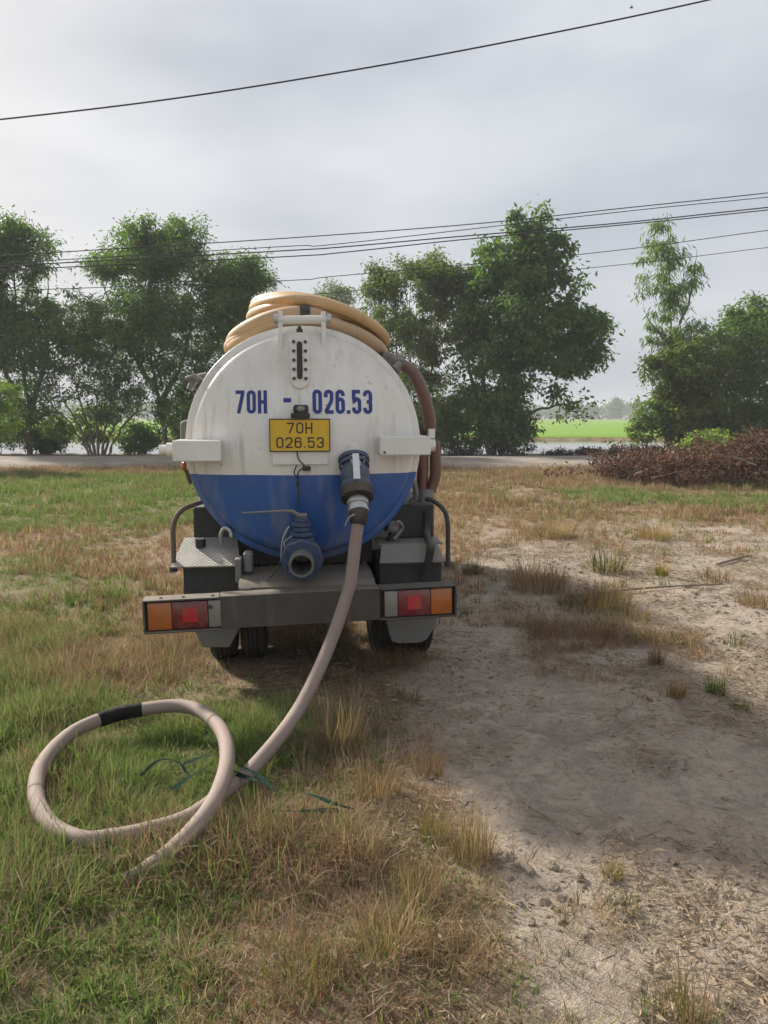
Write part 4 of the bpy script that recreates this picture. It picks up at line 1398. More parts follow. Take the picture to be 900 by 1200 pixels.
bx = X(35, D1)
tree('tall_tree', 'tall dark leafy tree at the left edge behind the road', (bx, D1, 0), [[(0, 0, -0.2), (0.1, 0, 2.5), (-0.3, 0, 6), (-0.1, 0, 10.6)], [(0, 0, 1.5), (1.0, 0.3, 5), (1.3, 0, 8.0)], [(0, 0, 1.8), (-1.4, 0.2, 5), (-2.2, 0, 8.5)]],
     [lobe(-70, 82, 330, 440, D1, 3.6, bx), lobe(-15, 78, 266, 335, D1, 1.9, bx), lobe(-90, 20, 275, 385, D1, 2.0, bx), lobe(-40, 70, 420, 525, D1, 1.1, bx)],
     430, 85, (0.20, 0.062), 'dark', 11, group=TG, clump=0.42, stem_r=0.15)
bx = X(195, D1)
tree('tall_tree', 'tallest leafy tree left of the tanker with bright green top', (bx, D1 + 0.5, 0), [[(0, 0, -0.2), (-0.3, 0, 2.2), (-0.7, 0.1, 4.5), (-0.6, 0, 7.5), (-0.2, 0, 11)], [(-0.3, 0, 2.4), (0.9, 0.4, 5), (1.4, 0, 8.5)], [(-0.5, 0, 3), (-2.0, 0.2, 5.5), (-2.8, 0, 8)]],
     [lobe(115, 258, 275, 355, D1, 2.4, bx), lobe(155, 255, 258, 305, D1, 1.0, bx), lobe(108, 190, 295, 335, D1, 0.6, bx), lobe(105, 300, 330, 430, D1, 3.0, bx), lobe(180, 300, 410, 525, D1, 1.2, bx)],
     450, 80, (0.19, 0.055), 'mid', 12, group=TG, clump=0.40, stem_r=0.13)
bx = X(125, D1)
tree('multi_stem_tree', 'dark low tree with many slanting stems left of the tanker', (bx, D1 - 1.0, 0), [[(0.1 * k, 0, -0.2), (0.35 * k, 0.1 * (k % 2), 1.2), (0.75 * k, 0, 2.6), (0.95 * k, 0, 4.6 - 0.3 * abs(k))] for k in (-3, -2, -1, 0, 1, 2, 3)],
     [lobe(30, 180, 350, 470, D1, 2.2, bx), lobe(90, 245, 340, 470, D1, 2.2, bx), lobe(60, 220, 440, 505, D1, 0.7, bx)],
     330, 70, (0.19, 0.055), 'dark', 13, group=TG, clump=0.38, stem_r=0.075)
bx = X(268, D1)
tree('leafy_tree', 'leafy tree just left of the tank with rounded top', (bx, D1 + 1.0, 0), [[(0, 0, -0.2), (0.1, 0, 2.5), (-0.2, 0, 5.5), (0.2, 0, 8.8)], [(0.1, 0, 2.0), (1.2, 0, 4.5), (1.8, 0, 7.0)]],
     [lobe(235, 322, 305, 390, D1, 2.2, bx), lobe(210, 345, 370, 525, D1, 3.0, bx), lobe(250, 318, 300, 340, D1, 0.8, bx)],
     330, 80, (0.19, 0.055), 'mid', 14, group=TG, clump=0.40, stem_r=0.11)
bx = X(392, 52)
tree('leafy_tree', 'small distant tree top peeping over the hose coils', (bx, 66.5, 0), [[(0, 0, -0.2), (0.1, 0, 6), (0.2, 0, 12.5)]],
     [(X(392, 66.5) - bx, 0, 11.6, 1.6, 1.3, 1.6, 1.0), (X(398, 66.5) - bx, 0, 7, 2.4, 2.0, 3.0, 1.2)], 110, 55, (0.24, 0.08), 'olive', 15, group=TG, clump=0.45, stem_r=0.13)
bx = X(480, D1)
tree('bushy_tree', 'bushy olive green tree just right of the tank', (bx, D1 + 0.6, 0), [[(0.2 * k, 0, -0.2), (0.4 * k, 0, 2.0), (0.6 * k, 0.1, 5.0), (0.75 * k, 0, 8.3 - 0.5 * abs(k))] for k in (-2, -1, 0, 1, 2)],
     [lobe(412, 560, 340, 450, D1, 3.2, bx), lobe(480, 535, 298, 350, D1, 0.9, bx), lobe(425, 465, 312, 360, D1, 0.6, bx), lobe(490, 580, 315, 380, D1, 1.4, bx), lobe(410, 570, 430, 528, D1, 2.6, bx), lobe(440, 560, 310, 360, D1, 1.0, bx)],
     430, 80, (0.18, 0.06), 'olive', 16, group=TG, clump=0.38, stem_r=0.08)
bx = X(580, D1 - 1)
tree('broad_tree', 'broad dark glossy tree right of the tanker with hanging branches', (bx, D1 - 1, 0), [[(0, 0, -0.2), (-0.3, 0, 2.0), (-0.6, 0, 4.5), (0.4, 0, 7.2), (1.1, 0, 9.4)], [(0.2, 0, -0.2), (0.5, 0.2, 2.2), (1.2, 0, 4.8), (2.6, 0, 6.8)], [(-0.2, 0, 0), (-0.9, 0, 2.6), (-1.5, 0, 5.5), (-1.0, 0, 7.8)],
                                                                                                                      [(0.3, 0, 0), (1.2, 0, 1.6), (2.8, 0, 2.3), (4.0, 0, 2.0)]],
     [lobe(525, 680, 335, 450, D1, 3.6, bx), lobe(590, 655, 282, 350, D1, 1.1, bx), lobe(640, 696, 345, 450, D1, 1.0, bx), lobe(530, 645, 302, 360, D1, 1.5, bx), lobe(590, 635, 262, 300, D1, 0.3, bx), lobe(540, 622, 430, 525, D1, 1.9, bx), lobe(635, 690, 440, 505, D1, 0.22, bx)],
     470, 85, (0.22, 0.095), 'dark', 17, group=TG, clump=0.42, stem_r=0.12)
bx = X(782, D1)
tree('slender_tree', 'slender airy tree with drooping narrow leaves right of the gap', (bx, D1, 0), [[(0, 0, -0.2), (0.1, 0, 3), (-0.2, 0, 6.5), (-0.5, 0, 10.9)], [(-0.1, 0, 5.2), (0.7, 0, 7.2), (0.9, 0, 9.3)], [(-0.15, 0, 5.0), (-1.0, 0, 6.0), (-1.4, 0, 6.6)]],
     [lobe(738, 790, 262, 330, D1, 1.5, bx), lobe(740, 812, 300, 370, D1, 1.9, bx), lobe(735, 815, 350, 420, D1, 1.5, bx)],
     70, 52, (0.27, 0.045), 'mid', 18, group=TG, clump=0.36, droop=0.75, stem_r=0.075)
bx = X(790, D1)
tree('bushy_tree', 'yellowish green bushy tree below the slender tree on the right', (bx, D1 - 0.8, 0), [[(0.2 * k, 0, -0.2), (0.5 * k, 0, 1.8), (0.8 * k, 0, 4.2 - 0.3 * abs(k))] for k in (-2, -1, 0, 1, 2)],
     [lobe(740, 850, 395, 470, D1, 2.6, bx), lobe(758, 810, 430, 520, D1, 1.0, bx), lobe(760, 860, 450, 530, D1, 1.8, bx)],
     300, 75, (0.20, 0.075), 'olive', 19, group=TG, clump=0.38, stem_r=0.07)
bx = X(880, D1)
tree('bushy_tree', 'dense dark bushy tree at the right edge behind the brush pile', (bx, D1 + 0.4, 0), [[(0.2 * k, 0, -0.2), (0.6 * k, 0, 2.0), (1.1 * k, 0, 5.2 - 0.4 * abs(k))] for k in (-2, -1, 0, 1, 2)],
     [lobe(815, 960, 365, 460, D1, 3.0, bx), lobe(850, 930, 346, 400, D1, 1.2, bx), lobe(810, 980, 440, 530, D1, 2.6, bx)],
     430, 80, (0.19, 0.065), 'mid', 20, group=TG, clump=0.42, stem_r=0.08)
FD = 25.4
bx = X(-62, FD)
tree('feathery_tree', 'pale feathery young tree reaching in at the left edge by the road', (bx, FD, 0), [[(0, 0, -0.1), (0.2, 0, 1.6), (0.7, 0, 3.0)], [(0.05, 0, 0.6), (0.9, 0.1, 1.5), (1.9, 0, 2.1)], [(0, 0, 0.5), (-0.7, 0, 2.4)]],
     [lobe(-50, 30, 440, 485, FD, 1.3, bx), lobe(-70, 24, 475, 522, FD, 1.2, bx), lobe(-110, -20, 440, 525, FD, 1.2, bx)], 170, 70, (0.13, 0.028), 'light', 21, group=TG, clump=0.20, droop=0.5, stem_r=0.05)
bx = X(90, 36)
for i, (p_, dd, hgt, wd, lab) in enumerate([(75, 36.6, 1.7, 1.1, 'low yellow green bush left of the slanting stems behind the road'), (112, 36.8, 1.9, 0.9, 'low yellow green bush amid the slanting stems behind the road'),
                                            (830, 24.0, 1.1, 0.9, 'fresh light green sapling growing out of the brown brush pile'), (752, 35.0, 2.1, 0.7, 'yellow green sapling at the foot of the right trees by the canal gap')]):
    tree('green_bush', lab, (X(p_, dd), dd, 0), [[(0.1 * k, 0, -0.1), (0.3 * k, 0, hgt * 0.5), (0.45 * k, 0, hgt)] for k in (-1, 0, 1)],
         [(0, 0, hgt * 0.75, wd, wd * 0.7, hgt * 0.5, 1.0)], 46, 34, (0.17, 0.075), 'light', 30 + i, cat='bush', clump=0.22, stem_r=0.025)

for i, (p_, hgt, wd, lab) in enumerate([(-5, 2.6, 2.0, 'dark undergrowth bush below the tall tree at the left edge'), (55, 1.3, 0.9, 'low dark undergrowth bush right of the left edge trunk'),
                                        (165, 1.5, 1.1, 'low dark undergrowth bush between the slanting stems and the tallest tree'), (225, 2.6, 1.5, 'dark undergrowth bush nearest the tank on its left'),
                                        (450, 2.6, 1.8, 'dark undergrowth bush nearest the tank on its right'), (520, 2.8, 1.8, 'dark undergrowth bush below the bushy olive tree'),
                                        (590, 2.4, 1.3, 'dark undergrowth bush at the stems of the broad tree')]):
    tree('undergrowth_bush', lab, (X(p_, 37.2), 37.2, 0), [[(0.1 * k, 0, -0.1), (0.3 * k, 0, hgt * 0.5), (0.6 * k, 0, hgt)] for k in (-2, -1, 0, 1, 2)],
         [(0, 0, hgt * 0.55, wd, wd * 0.7, hgt * 0.5, 1.0)], 80, 44, (0.17, 0.07), 'dark', 130 + i, cat='bush', group='undergrowth behind the road', clump=0.3, stem_r=0.03)

# dead grey scrub on the canal bank
for i, (p_, dd, wd, hgt, lab) in enumerate([(545, 33.9, 0.9, 0.45, 'dead grey scrub bush on the bank under the bushy olive tree'), (600, 34.2, 1.1, 0.70, 'dead grey scrub bush at the foot of the broad tree'),
                                            (655, 34.6, 0.7, 0.32, 'low dead scrub bush left on the bank before the water'), (690, 34.6, 0.8, 0.42, 'dead scrub bush midway on the bank before the water'),
                                            (722, 34.4, 0.8, 0.45, 'dead scrub bush right on the bank before the water'), (757, 34.0, 0.8, 0.60, 'dead scrub bush below the yellow green sapling')]):
    tree('dead_shrub', lab, (X(p_, dd), dd, 0), [[(0.1 * k, 0, -0.1), (0.35 * k, 0, hgt * 0.5), (0.55 * k, 0, hgt)] for k in (-2, -1, 0, 1, 2)],
         [(0, 0, hgt * 0.5, wd, 0.6, hgt * 0.5, 1.0)], 48, 20, (0.12, 0.045), 'char', 50 + i, cat='shrub', group='dead shrubs on the canal bank', clump=0.16, stem_r=0.02)

# brown brush pile: cut branches with dead leaves
def brush_pile():
    g = np.random.default_rng(77)
    root = tag(empty('brush_pile', (8.2, 18.6, 0)), 'long pile of cut branches with dead reddish brown leaves', 'brush pile')
    paths, Cs, Ds = [], [], []
    for k in range(420):
        u = g.random()
        x = -2.0 + 9.0 * u
        yc = 2.1 - 0.34 * x
        y = yc + g.normal() * 0.75
        top = 0.42 + 0.95 * sstep(0.02, 0.5, u) + 0.2 * math.sin(x * 2.3) ** 2
        a = g.uniform(0, 2 * math.pi)
        ln = g.uniform(0.5, 1.5)
        z0 = g.uniform(0.0, top * 0.75)
        el = g.uniform(-0.1, 0.75)
        dr = np.array([math.cos(a) * math.cos(el), math.sin(a) * math.cos(el) * 0.6, math.sin(el)])
        uu = np.linspace(0, 1, 5)[:, None]
        P = np.array([x, y, z0]) + dr * ln * uu + g.normal(scale=0.05, size=(5, 3)) * uu
        P[:, 2] = np.clip(P[:, 2], 0.03, top + 0.25)
        paths.append((P, np.linspace(g.uniform(0.008, 0.022), 0.004, 5)))
        n = int(g.uniform(40, 90))
        f = g.uniform(0.1, 1, n)
        c = P[0] * (1 - f[:, None]) + P[-1] * f[:, None] + g.normal(scale=(0.13, 0.13, 0.10), size=(n, 3))
        c[:, 2] = np.clip(c[:, 2], 0.02, top + 0.3)
        Cs.append(c)
        d = g.normal(size=(n, 3)) + dr * 0.3 + np.array([0, 0, -0.7])
        Ds.append(d / np.linalg.norm(d, axis=1)[:, None])
    v_, q_ = mesh_tubes(paths, 4)
    tag(link('branches', np_mesh('branches', v_, q_), M_bark2, root), kind='stuff')
    C, D = np.concatenate(Cs), np.concatenate(Ds)
    sc = g.uniform(0.6, 1.3, len(C))
    V, Q = leaf_quads(C, D, 0.125 * sc, 0.052 * sc, g)
    me = np_mesh('dead_leaves', V, Q)
    attr_f(me, 'shade', np.repeat(g.random(len(C)), 4))
    tag(link('dead_leaves', me, LM['dead'], root), kind='stuff')
    for k, (x, y, z, a, el, ln) in enumerate([(3.6, 2.2, 0.7, 0.4, 0.35, 2.0), (3.2, 2.4, 0.8, 0.1, 0.5, 1.7), (2.6, 2.2, 0.6, 2.6, 0.45, 1.2), (4.2, 1.8, 0.6, 0.7, 0.2, 2.2), (1.4, 2.2, 0.5, 2.0, 0.5, 0.9), (4.8, 2.0, 0.9, 2.9, 0.3, 1.6)]):
        dr = np.array([math.cos(a) * math.cos(el), math.sin(a) * 0.4, math.sin(el)])
        P = [tuple(np.array([x, y, z]) + dr * ln * t + np.array([0, 0, -0.12 * t * t]) + g.normal(scale=0.02, size=3)) for t in np.linspace(0, 1, 7)]
        MB().tube(P, lambda i, n: 0.022 * (1 - 0.75 * i / n), 6).build('bare_branch', M_bark2, root)


brush_pile()

# far tree line across the field, and three trees that stand out of it
def far_line():
    g = np.random.default_rng(5)
    n = 26000
    x = g.uniform(-420, 420, n)
    top = 5.5 + 5.0 * fbm(x, x * 0 + 3, 0.045, 4) ** 1.5 + 3.0 * (fbm(x, x * 0 + 8, 0.3, 2) - 0.4)
    z = g.random(n) ** 0.7 * np.maximum(top, 2.0) + 0.2
    C = np.stack([x, 424 + g.normal(scale=4, size=n), z], 1)
    D = g.normal(size=(n, 3))
    D /= np.linalg.norm(D, axis=1)[:, None]
    sc = g.uniform(0.7, 1.5, n)
    V, Q = leaf_quads(C, D, 1.7 * sc, 1.2 * sc, g)
    me = np_mesh('distant_treeline', V, Q)
    attr_f(me, 'shade', np.repeat(g.random(n), 4))
    tag(link('distant_treeline', me, LM['dark']), 'hazy blue line of far trees beyond the rice field', 'tree line', kind='stuff')


far_line()
for i, (p_, hgt, wd, lab) in enumerate([(720, 10.5, 5.0, 'hazy tall far tree standing out beyond the rice field'), (690, 7.5, 5.5, 'hazy low far tree left of the tall one beyond the field'), (742, 8.5, 4.5, 'greener far tree right of the tall one beyond the field')]):
    dd = 398 - 10 * i
    tree('distant_tree', lab, (X(p_, dd), dd, 0), [[(0, 0, -0.2), (0.2, 0, hgt * 0.5), (0, 0, hgt)]],
         [(0, 0, hgt * 0.55, wd, wd * 0.8, hgt * 0.42, 1.5), (0.5, 0, hgt * 0.85, wd * 0.4, wd * 0.4, hgt * 0.18, 0.5)], 90, 16, (1.0, 0.7), 'dark', 60 + i, group='far trees beyond the field', clump=1.0, stem_r=0.25)

# ------------------------------------------------------------------ grass
M_green = leaf_mat('grass_green', (0.070, 0.110, 0.026), (0.20, 0.245, 0.080), 0.40, tip=(0.38, 0.33, 0.16), spec=0.25)
M_straw = leaf_mat('grass_straw', (0.22, 0.15, 0.09), (0.50, 0.38, 0.25), 0.28, spec=0.2)
M_red_straw = leaf_mat('grass_red_straw', (0.16, 0.092, 0.062), (0.37, 0.24, 0.155), 0.28, spec=0.2)


def blades(n, h, spread, lean, width, g, segs=3, curl=1.0):
    a = g.uniform(0, 2 * np.pi, n)
    r = spread * np.sqrt(g.random(n))
    B = np.stack([r * np.cos(a), r * np.sin(a), np.zeros(n) - 0.01], 1)
    az = a + g.normal(scale=1.0, size=n)
    L = h * g.uniform(0.45, 1.15, n)
    th0 = np.abs(g.normal(scale=lean * 0.5, size=n)) + 0.05
    th1 = th0 + np.abs(g.normal(scale=lean, size=n)) * curl
    wd = width * g.uniform(0.6, 1.3, n)
    P = B.copy()
    sd = np.stack([-np.sin(az), np.cos(az), np.zeros(n)], 1)
    tw = g.normal(scale=0.6, size=n)
    V = []
    al = []
    for s in range(segs + 1):
        t = s / segs
        w_ = wd * (1 - t ** 1.6)
        if s < segs:
            V += [P + sd * (w_ / 2)[:, None], P - sd * (w_ / 2)[:, None]]
            al += [np.full(n, t)] * 2
        else:
            V.append(P.copy())
            al.append(np.ones(n))
        th = th0 + (th1 - th0) * (t + 0.5 / segs)
        dr = np.stack([np.sin(th) * np.cos(az), np.sin(th) * np.sin(az), np.cos(th)], 1)
        P = P + dr * (L / segs)[:, None]
    m_ = 2 * segs + 1
    V = np.stack(V, 1).reshape(-1, 3)
    al = np.stack(al, 1).reshape(-1)
    b = (np.arange(n) * m_)[:, None]
    Q = np.concatenate([b + np.array([[2 * s, 2 * s + 1, 2 * s + 3, 2 * s + 2]]) for s in range(segs - 1)])
    Tt = b + np.array([[2 * segs - 2, 2 * segs - 1, 2 * segs]])
    return V, Q, Tt, al, np.repeat(g.random(n), m_)


def tuft_mesh(name, seed, n, h, spread, lean, width, mat, segs=3, curl=1.0):
    g = np.random.default_rng(seed)
    V, Q, Tt, al, sh = blades(n, h, spread, lean, width, g, segs, curl)
    me = np_mesh(name, V, Q, Tt)
    attr_f(me, 'along', al)
    attr_f(me, 'shade', sh)
    me.materials.append(mat)
    return me


def scatter(name, protos, pts, rot, scl, idx_, label, cat):
    """one object whose points carry instanced clumps (geometry nodes)"""
    c = bpy.data.collections.new(name + '_kinds')
    for i, me in enumerate(protos):
        c.objects.link(bpy.data.objects.new('%s_%02d' % (name, i), me))
    me = bpy.data.meshes.new(name)
    me.vertices.add(len(pts))
    me.vertices.foreach_set('co', np.asarray(pts, np.float32).ravel())
    a = me.attributes.new('rot', 'FLOAT_VECTOR', 'POINT')
    a.data.foreach_set('vector', np.asarray(rot, np.float32).ravel())
    a = me.attributes.new('scl', 'FLOAT', 'POINT')
    a.data.foreach_set('value', np.asarray(scl, np.float32))
    a = me.attributes.new('idx', 'INT', 'POINT')
    a.data.foreach_set('value', np.asarray(idx_, np.int32))
    o = bpy.data.objects.new(name, me)
    COL.objects.link(o)
    ng = bpy.data.node_groups.new(name, 'GeometryNodeTree')
    ng.interface.new_socket('Geometry', in_out='INPUT', socket_type='NodeSocketGeometry')
    ng.interface.new_socket('Geometry', in_out='OUTPUT', socket_type='NodeSocketGeometry')
    gi, go = ng.nodes.new('NodeGroupInput'), ng.nodes.new('NodeGroupOutput')
    ci = ng.nodes.new('GeometryNodeCollectionInfo')
    ci.inputs['Collection'].default_value = c
    ci.inputs['Separate Children'].default_value = True
    ci.inputs['Reset Children'].default_value = True
    ip = ng.nodes.new('GeometryNodeInstanceOnPoints')
    ip.inputs['Pick Instance'].default_value = True

    def na(nm, dt):
        n = ng.nodes.new('GeometryNodeInputNamedAttribute')
        n.data_type = dt
        n.inputs['Name'].default_value = nm
        return n.outputs['Attribute']
    L = ng.links
    L.new(gi.outputs[0], ip.inputs['Points'])
    L.new(ci.outputs[0], ip.inputs['Instance'])
    L.new(na('idx', 'INT'), ip.inputs['Instance Index'])
    e2r = ng.nodes.new('FunctionNodeEulerToRotation')
    L.new(na('rot', 'FLOAT_VECTOR'), e2r.inputs[0])
    L.new(e2r.outputs[0], ip.inputs['Rotation'])
    L.new(na('scl', 'FLOAT'), ip.inputs['Scale'])
    L.new(ip.outputs[0], go.inputs[0])
    md = o.modifiers.new('scatter', 'NODES')
    md.node_group = ng
    tag(o, label, cat, kind='stuff')
    return o


def in_truck_wheels(x, y):
    c_, s_ = math.cos(TRUCK_RZ), math.sin(TRUCK_RZ)
    lx = (x - TRUCK_X) * c_ + (y - TRUCK_Y) * s_
    ly = -(x - TRUCK_X) * s_ + (y - TRUCK_Y) * c_
    w1 = (np.abs(ly - 1.17) < 0.22) & (((np.abs(lx + 0.48) < 0.26) | (np.abs(lx - 0.73) < 0.28)))
    return w1, (np.abs(lx) < 0.9) & (ly > 0.2) & (ly < 5.8)


def points(n_try, y0, y1, margin, dens):
    g = rng
    y = g.uniform(y0, y1, n_try)
    hw = 0.5 * y + margin
    x = g.uniform(-1, 1, n_try) * (0.5 * y1 + margin)
    k = np.abs(x) < hw
    x, y = x[k], y[k]
    cg_, gr_ = cover(x, y)
    clump = fbm(x + 3, y - 8, 3.1, 3)
    k = rng.random(len(x)) < cg_ * dens(x, y) * (0.55 + 0.9 * sstep(0.35, 0.65, clump))
    x, y, gr_ = x[k], y[k], gr_[k]
    w_, under = in_truck_wheels(x, y)
    k = ~w_ & (~under | (rng.random(len(x)) < 0.35))
    return x[k], y[k], gr_[k]


def grass_material():
    """one sward material: attribute 'hue' runs from red-brown straw (0) over pale straw (0.5) to green (1)"""
    m, nt, out = new_mat('sward')
    a = N(nt, 'ShaderNodeAttribute', attribute_name='hue').outputs['Fac']
    sh = N(nt, 'ShaderNodeAttribute', attribute_name='shade').outputs['Fac']
    al = N(nt, 'ShaderNodeAttribute', attribute_name='along').outputs['Fac']
    rs = mixc(nt, sh, (0.165, 0.095, 0.066), (0.39, 0.25, 0.17))
    ps = mixc(nt, sh, (0.25, 0.18, 0.115), (0.53, 0.42, 0.29))
    gn_ = mixc(nt, sh, (0.060, 0.120, 0.026), (0.23, 0.310, 0.090))
    gn_ = mixc(nt, math_(nt, 'MULTIPLY', ramp(nt, al, (0.45, 0.0), (1.0, 1.0)), 0.55), gn_, (0.38, 0.36, 0.19))
    c = mixc(nt, ramp(nt, a, (0.24, 0.0), (0.26, 1.0)), rs, ps)
    c = mixc(nt, ramp(nt, a, (0.74, 0.0), (0.76, 1.0)), c, gn_)
    d = N(nt, 'ShaderNodeBsdfDiffuse')
    t = N(nt, 'ShaderNodeBsdfTranslucent')
    nt.links.new(c, d.inputs[0])
    nt.links.new(mixc(nt, 1.0, c, (1.08, 1.15, 0.8), 'MULTIPLY'), t.inputs[0])
    ms = N(nt, 'ShaderNodeMixShader', i_Fac=0.36)
    nt.links.new(d.outputs[0], ms.inputs[1])
    nt.links.new(t.outputs[0], ms.inputs[2])
    nt.links.new(ms.outputs[0], out.inputs['Surface'])
    return m


M_sward = grass_material()


def sward(name, B, az, L, th0, th1, wd, hue, g, segs=3):
    """blades rooted at B as one mesh"""
    n = len(B)
    P = B.copy()
    tw = g.normal(scale=0.5, size=n)
    sd = np.stack([-np.sin(az + tw), np.cos(az + tw), np.zeros(n)], 1)
    V, al = [], []
    for k in range(segs + 1):
        t = k / segs
        w_ = wd * (1 - t ** 1.8)
        if k < segs:
            V += [P + sd * (w_ / 2)[:, None], P - sd * (w_ / 2)[:, None]]
            al += [np.full(n, t)] * 2
        else:
            V.append(P.copy())
            al.append(np.ones(n))
        th = th0 + (th1 - th0) * (t + 0.5 / segs)
        dr = np.stack([np.sin(th) * np.cos(az), np.sin(th) * np.sin(az), np.cos(th)], 1)
        P = P + dr * (L / segs)[:, None]
    m_ = 2 * segs + 1
    V = np.stack(V, 1).reshape(-1, 3)
    b = (np.arange(n) * m_)[:, None]
    Q = np.concatenate([b + np.array([[2 * k, 2 * k + 1, 2 * k + 3, 2 * k + 2]]) for k in range(segs - 1)])
    Tt = b + np.array([[2 * segs - 2, 2 * segs - 1, 2 * segs]])
    me = np_mesh(name, V, Q, Tt)
    attr_f(me, 'along', np.stack(al, 1).reshape(-1))
    attr_f(me, 'shade', np.repeat(g.random(n), m_))
    attr_f(me, 'hue', np.repeat(hue, m_))
    me.materials.append(M_sward)
    return me


# foreground: every blade modelled, grown in tufts
xa, ya, ga = points(60000, 1.6, 6.6, 0.7, lambda x, y: 0.85)
ord_ = rng.permutation(len(xa))[:12500]
xa, ya, ga = xa[ord_], ya[ord_], ga[ord_]
BL = 17
ti = np.repeat(np.arange(len(xa)), BL)
nbl = len(ti)
a_ = rng.uniform(0, 6.283, nbl)
sprd = (0.03 + 0.05 * rng.random(len(xa)))[ti]
r_ = sprd * np.sqrt(rng.random(nbl))
bx_, by_ = xa[ti] + r_ * np.cos(a_), ya[ti] + r_ * np.sin(a_)
isg = rng.random(len(xa)) < ga
isg = np.where(rng.random(nbl) < 0.86, isg[ti], rng.random(nbl) < ga[ti])
hue_t = np.where(rng.random(len(xa)) < 0.52 + 0.6 * (fbm(xa + 77, ya, 0.9, 3) - 0.5) * 2, 0.0, 0.5)
hue_ = np.where(isg, 1.0, hue_t[ti])
big = fbm(xa - 9, ya + 2, 1.6, 3)
sc_ = (0.42 + 1.0 * sstep(0.34, 0.68, big) ** 1.4) * rng.uniform(0.7, 1.35, len(xa))
sc_ = sc_ * np.where((xa > 0.25) & (ya < 3.2), 0.6, 1.0) * np.where(ya > 3.1, 0.72, 1.0)
L_ = np.where(isg, 0.155, 0.170) * sc_[ti] * rng.uniform(0.4, 1.15, nbl)
ln_ = np.where(isg, 1.05, 1.35)
azc = (rng.uniform(0, 6.283, len(xa)))[ti]
az_ = np.where(rng.random(nbl) < 0.55, a_, azc) + rng.normal(scale=0.8, size=nbl)
t0 = np.abs(rng.normal(scale=1, size=nbl)) * ln_ * 0.5 + 0.05
t1 = t0 + np.abs(rng.normal(scale=1, size=nbl)) * ln_
wd_ = np.where(isg, 0.0058, 0.0036) * rng.uniform(0.6, 1.3, nbl)
near_me = sward('grass', np.stack([bx_, by_, ground_h(bx_, by_) - 0.008], 1), az_, L_, t0, np.minimum(t1, 2.3), wd_, hue_, rng)
tag(link('grass', near_me), 'foreground grass, green on the left and dry straw towards the bare soil', 'grass', kind='stuff')


# farther off: patches of sward, chosen by how green and how dense the cover is
def patch(seed, size, n, h, wd, green, lean=0.85):
    g = np.random.default_rng(seed)
    k = max(4, n // 14)
    cx = g.uniform(-0.5, 0.5, (k, 2)) * size
    ti = g.integers(0, k, n)
    p_ = cx[ti] + g.normal(scale=size * 0.06, size=(n, 2))
    isg = np.where(g.random(n) < 0.8, (g.random(k) < green)[ti], g.random(n) < green)
    hue = np.where(isg, 1.0, np.where((g.random(k) < 0.68)[ti], 0.0, 0.5))
    az = g.uniform(0, 6.283, n)
    L = h * g.uniform(0.45, 1.15, n) * g.uniform(0.6, 1.4, k)[ti]
    t0 = np.abs(g.normal(scale=lean * 0.5, size=n)) + 0.05
    t1 = t0 + np.abs(g.normal(scale=lean, size=n))
    return sward('patch', np.concatenate([p_, np.full((n, 1), -0.02)], 1), az, L, t0, t1, wd * g.uniform(0.6, 1.3, n), hue, g, 2)


def sward_patches(name, y0, y1, cell, n, h, wd, margin, label):
    protos, G = [], (0.03, 0.3, 0.6, 0.88)
    for gi_, gv in enumerate(G):
        for di, dv in enumerate((1.0, 0.4)):
            for k in range(3):
                protos.append(patch(hash((gi_, di, k)) % 9999 + int(y0 * 10), cell * 1.35, int(n * dv), h, wd, gv))
    ys = np.arange(y0, y1, cell)
    px_, py_ = [], []
    for yv_ in ys:
        hw = 0.5 * yv_ + margin
        xv_ = np.arange(-hw, hw, cell)
        px_.append(xv_)
        py_.append(np.full(len(xv_), yv_))
    x, y = np.concatenate(px_), np.concatenate(py_)
    x, y = x + rng.uniform(-0.35, 0.35, len(x)) * cell, y + rng.uniform(-0.35, 0.35, len(y)) * cell
    cv, gr_ = cover(x, y)
    w_, under = in_truck_wheels(x, y)
    jit = cv * rng.uniform(0.7, 1.3, len(x))
    k = (jit > 0.16) & ~w_ & (~under | (rng.random(len(x)) < 0.3))
    x, y, cv, gr_, jit = x[k], y[k], cv[k], gr_[k], jit[k]
    gi_ = np.argmin(np.abs(gr_[:, None] + rng.normal(scale=0.10, size=len(x))[:, None] - np.array(G)[None, :]), axis=1)
    di = (jit < 0.6).astype(int)
    ix = (gi_ * 2 + di) * 3 + rng.integers(0, 3, len(x))
    big = fbm(x - 9, y + 2, 1.1, 3)
    sc = (0.72 + 0.55 * sstep(0.35, 0.65, big)) * rng.uniform(0.85, 1.2, len(x))
    rot = np.stack([np.zeros(len(x)), np.zeros(len(x)), rng.uniform(0, 6.28, len(x))], 1)
    scatter(name, protos, np.stack([x, y, ground_h(x, y)], 1), rot, sc, ix, label, 'grass')


sward_patches('grass', 6.5, 14.4, 0.30, 170, 0.125, 0.0075, 1.0, 'patchy green and brown grass on either side of the truck')
sward_patches('grass', 14.4, 27.3, 0.55, 230, 0.165, 0.014, 1.5, 'grass reaching back to the dirt road, brown along its edge')
green_f = [tuft_mesh('green_tuft_coarse', 300 + i, 40, 0.12, 0.20, 0.8, 0.011, M_green, 2) for i in range(4)]
straw_f = [tuft_mesh('straw_tuft_coarse', 320 + i, 40, 0.12, 0.20, 0.9, 0.009, M_straw if i % 2 else M_red_straw, 2) for i in range(4)]
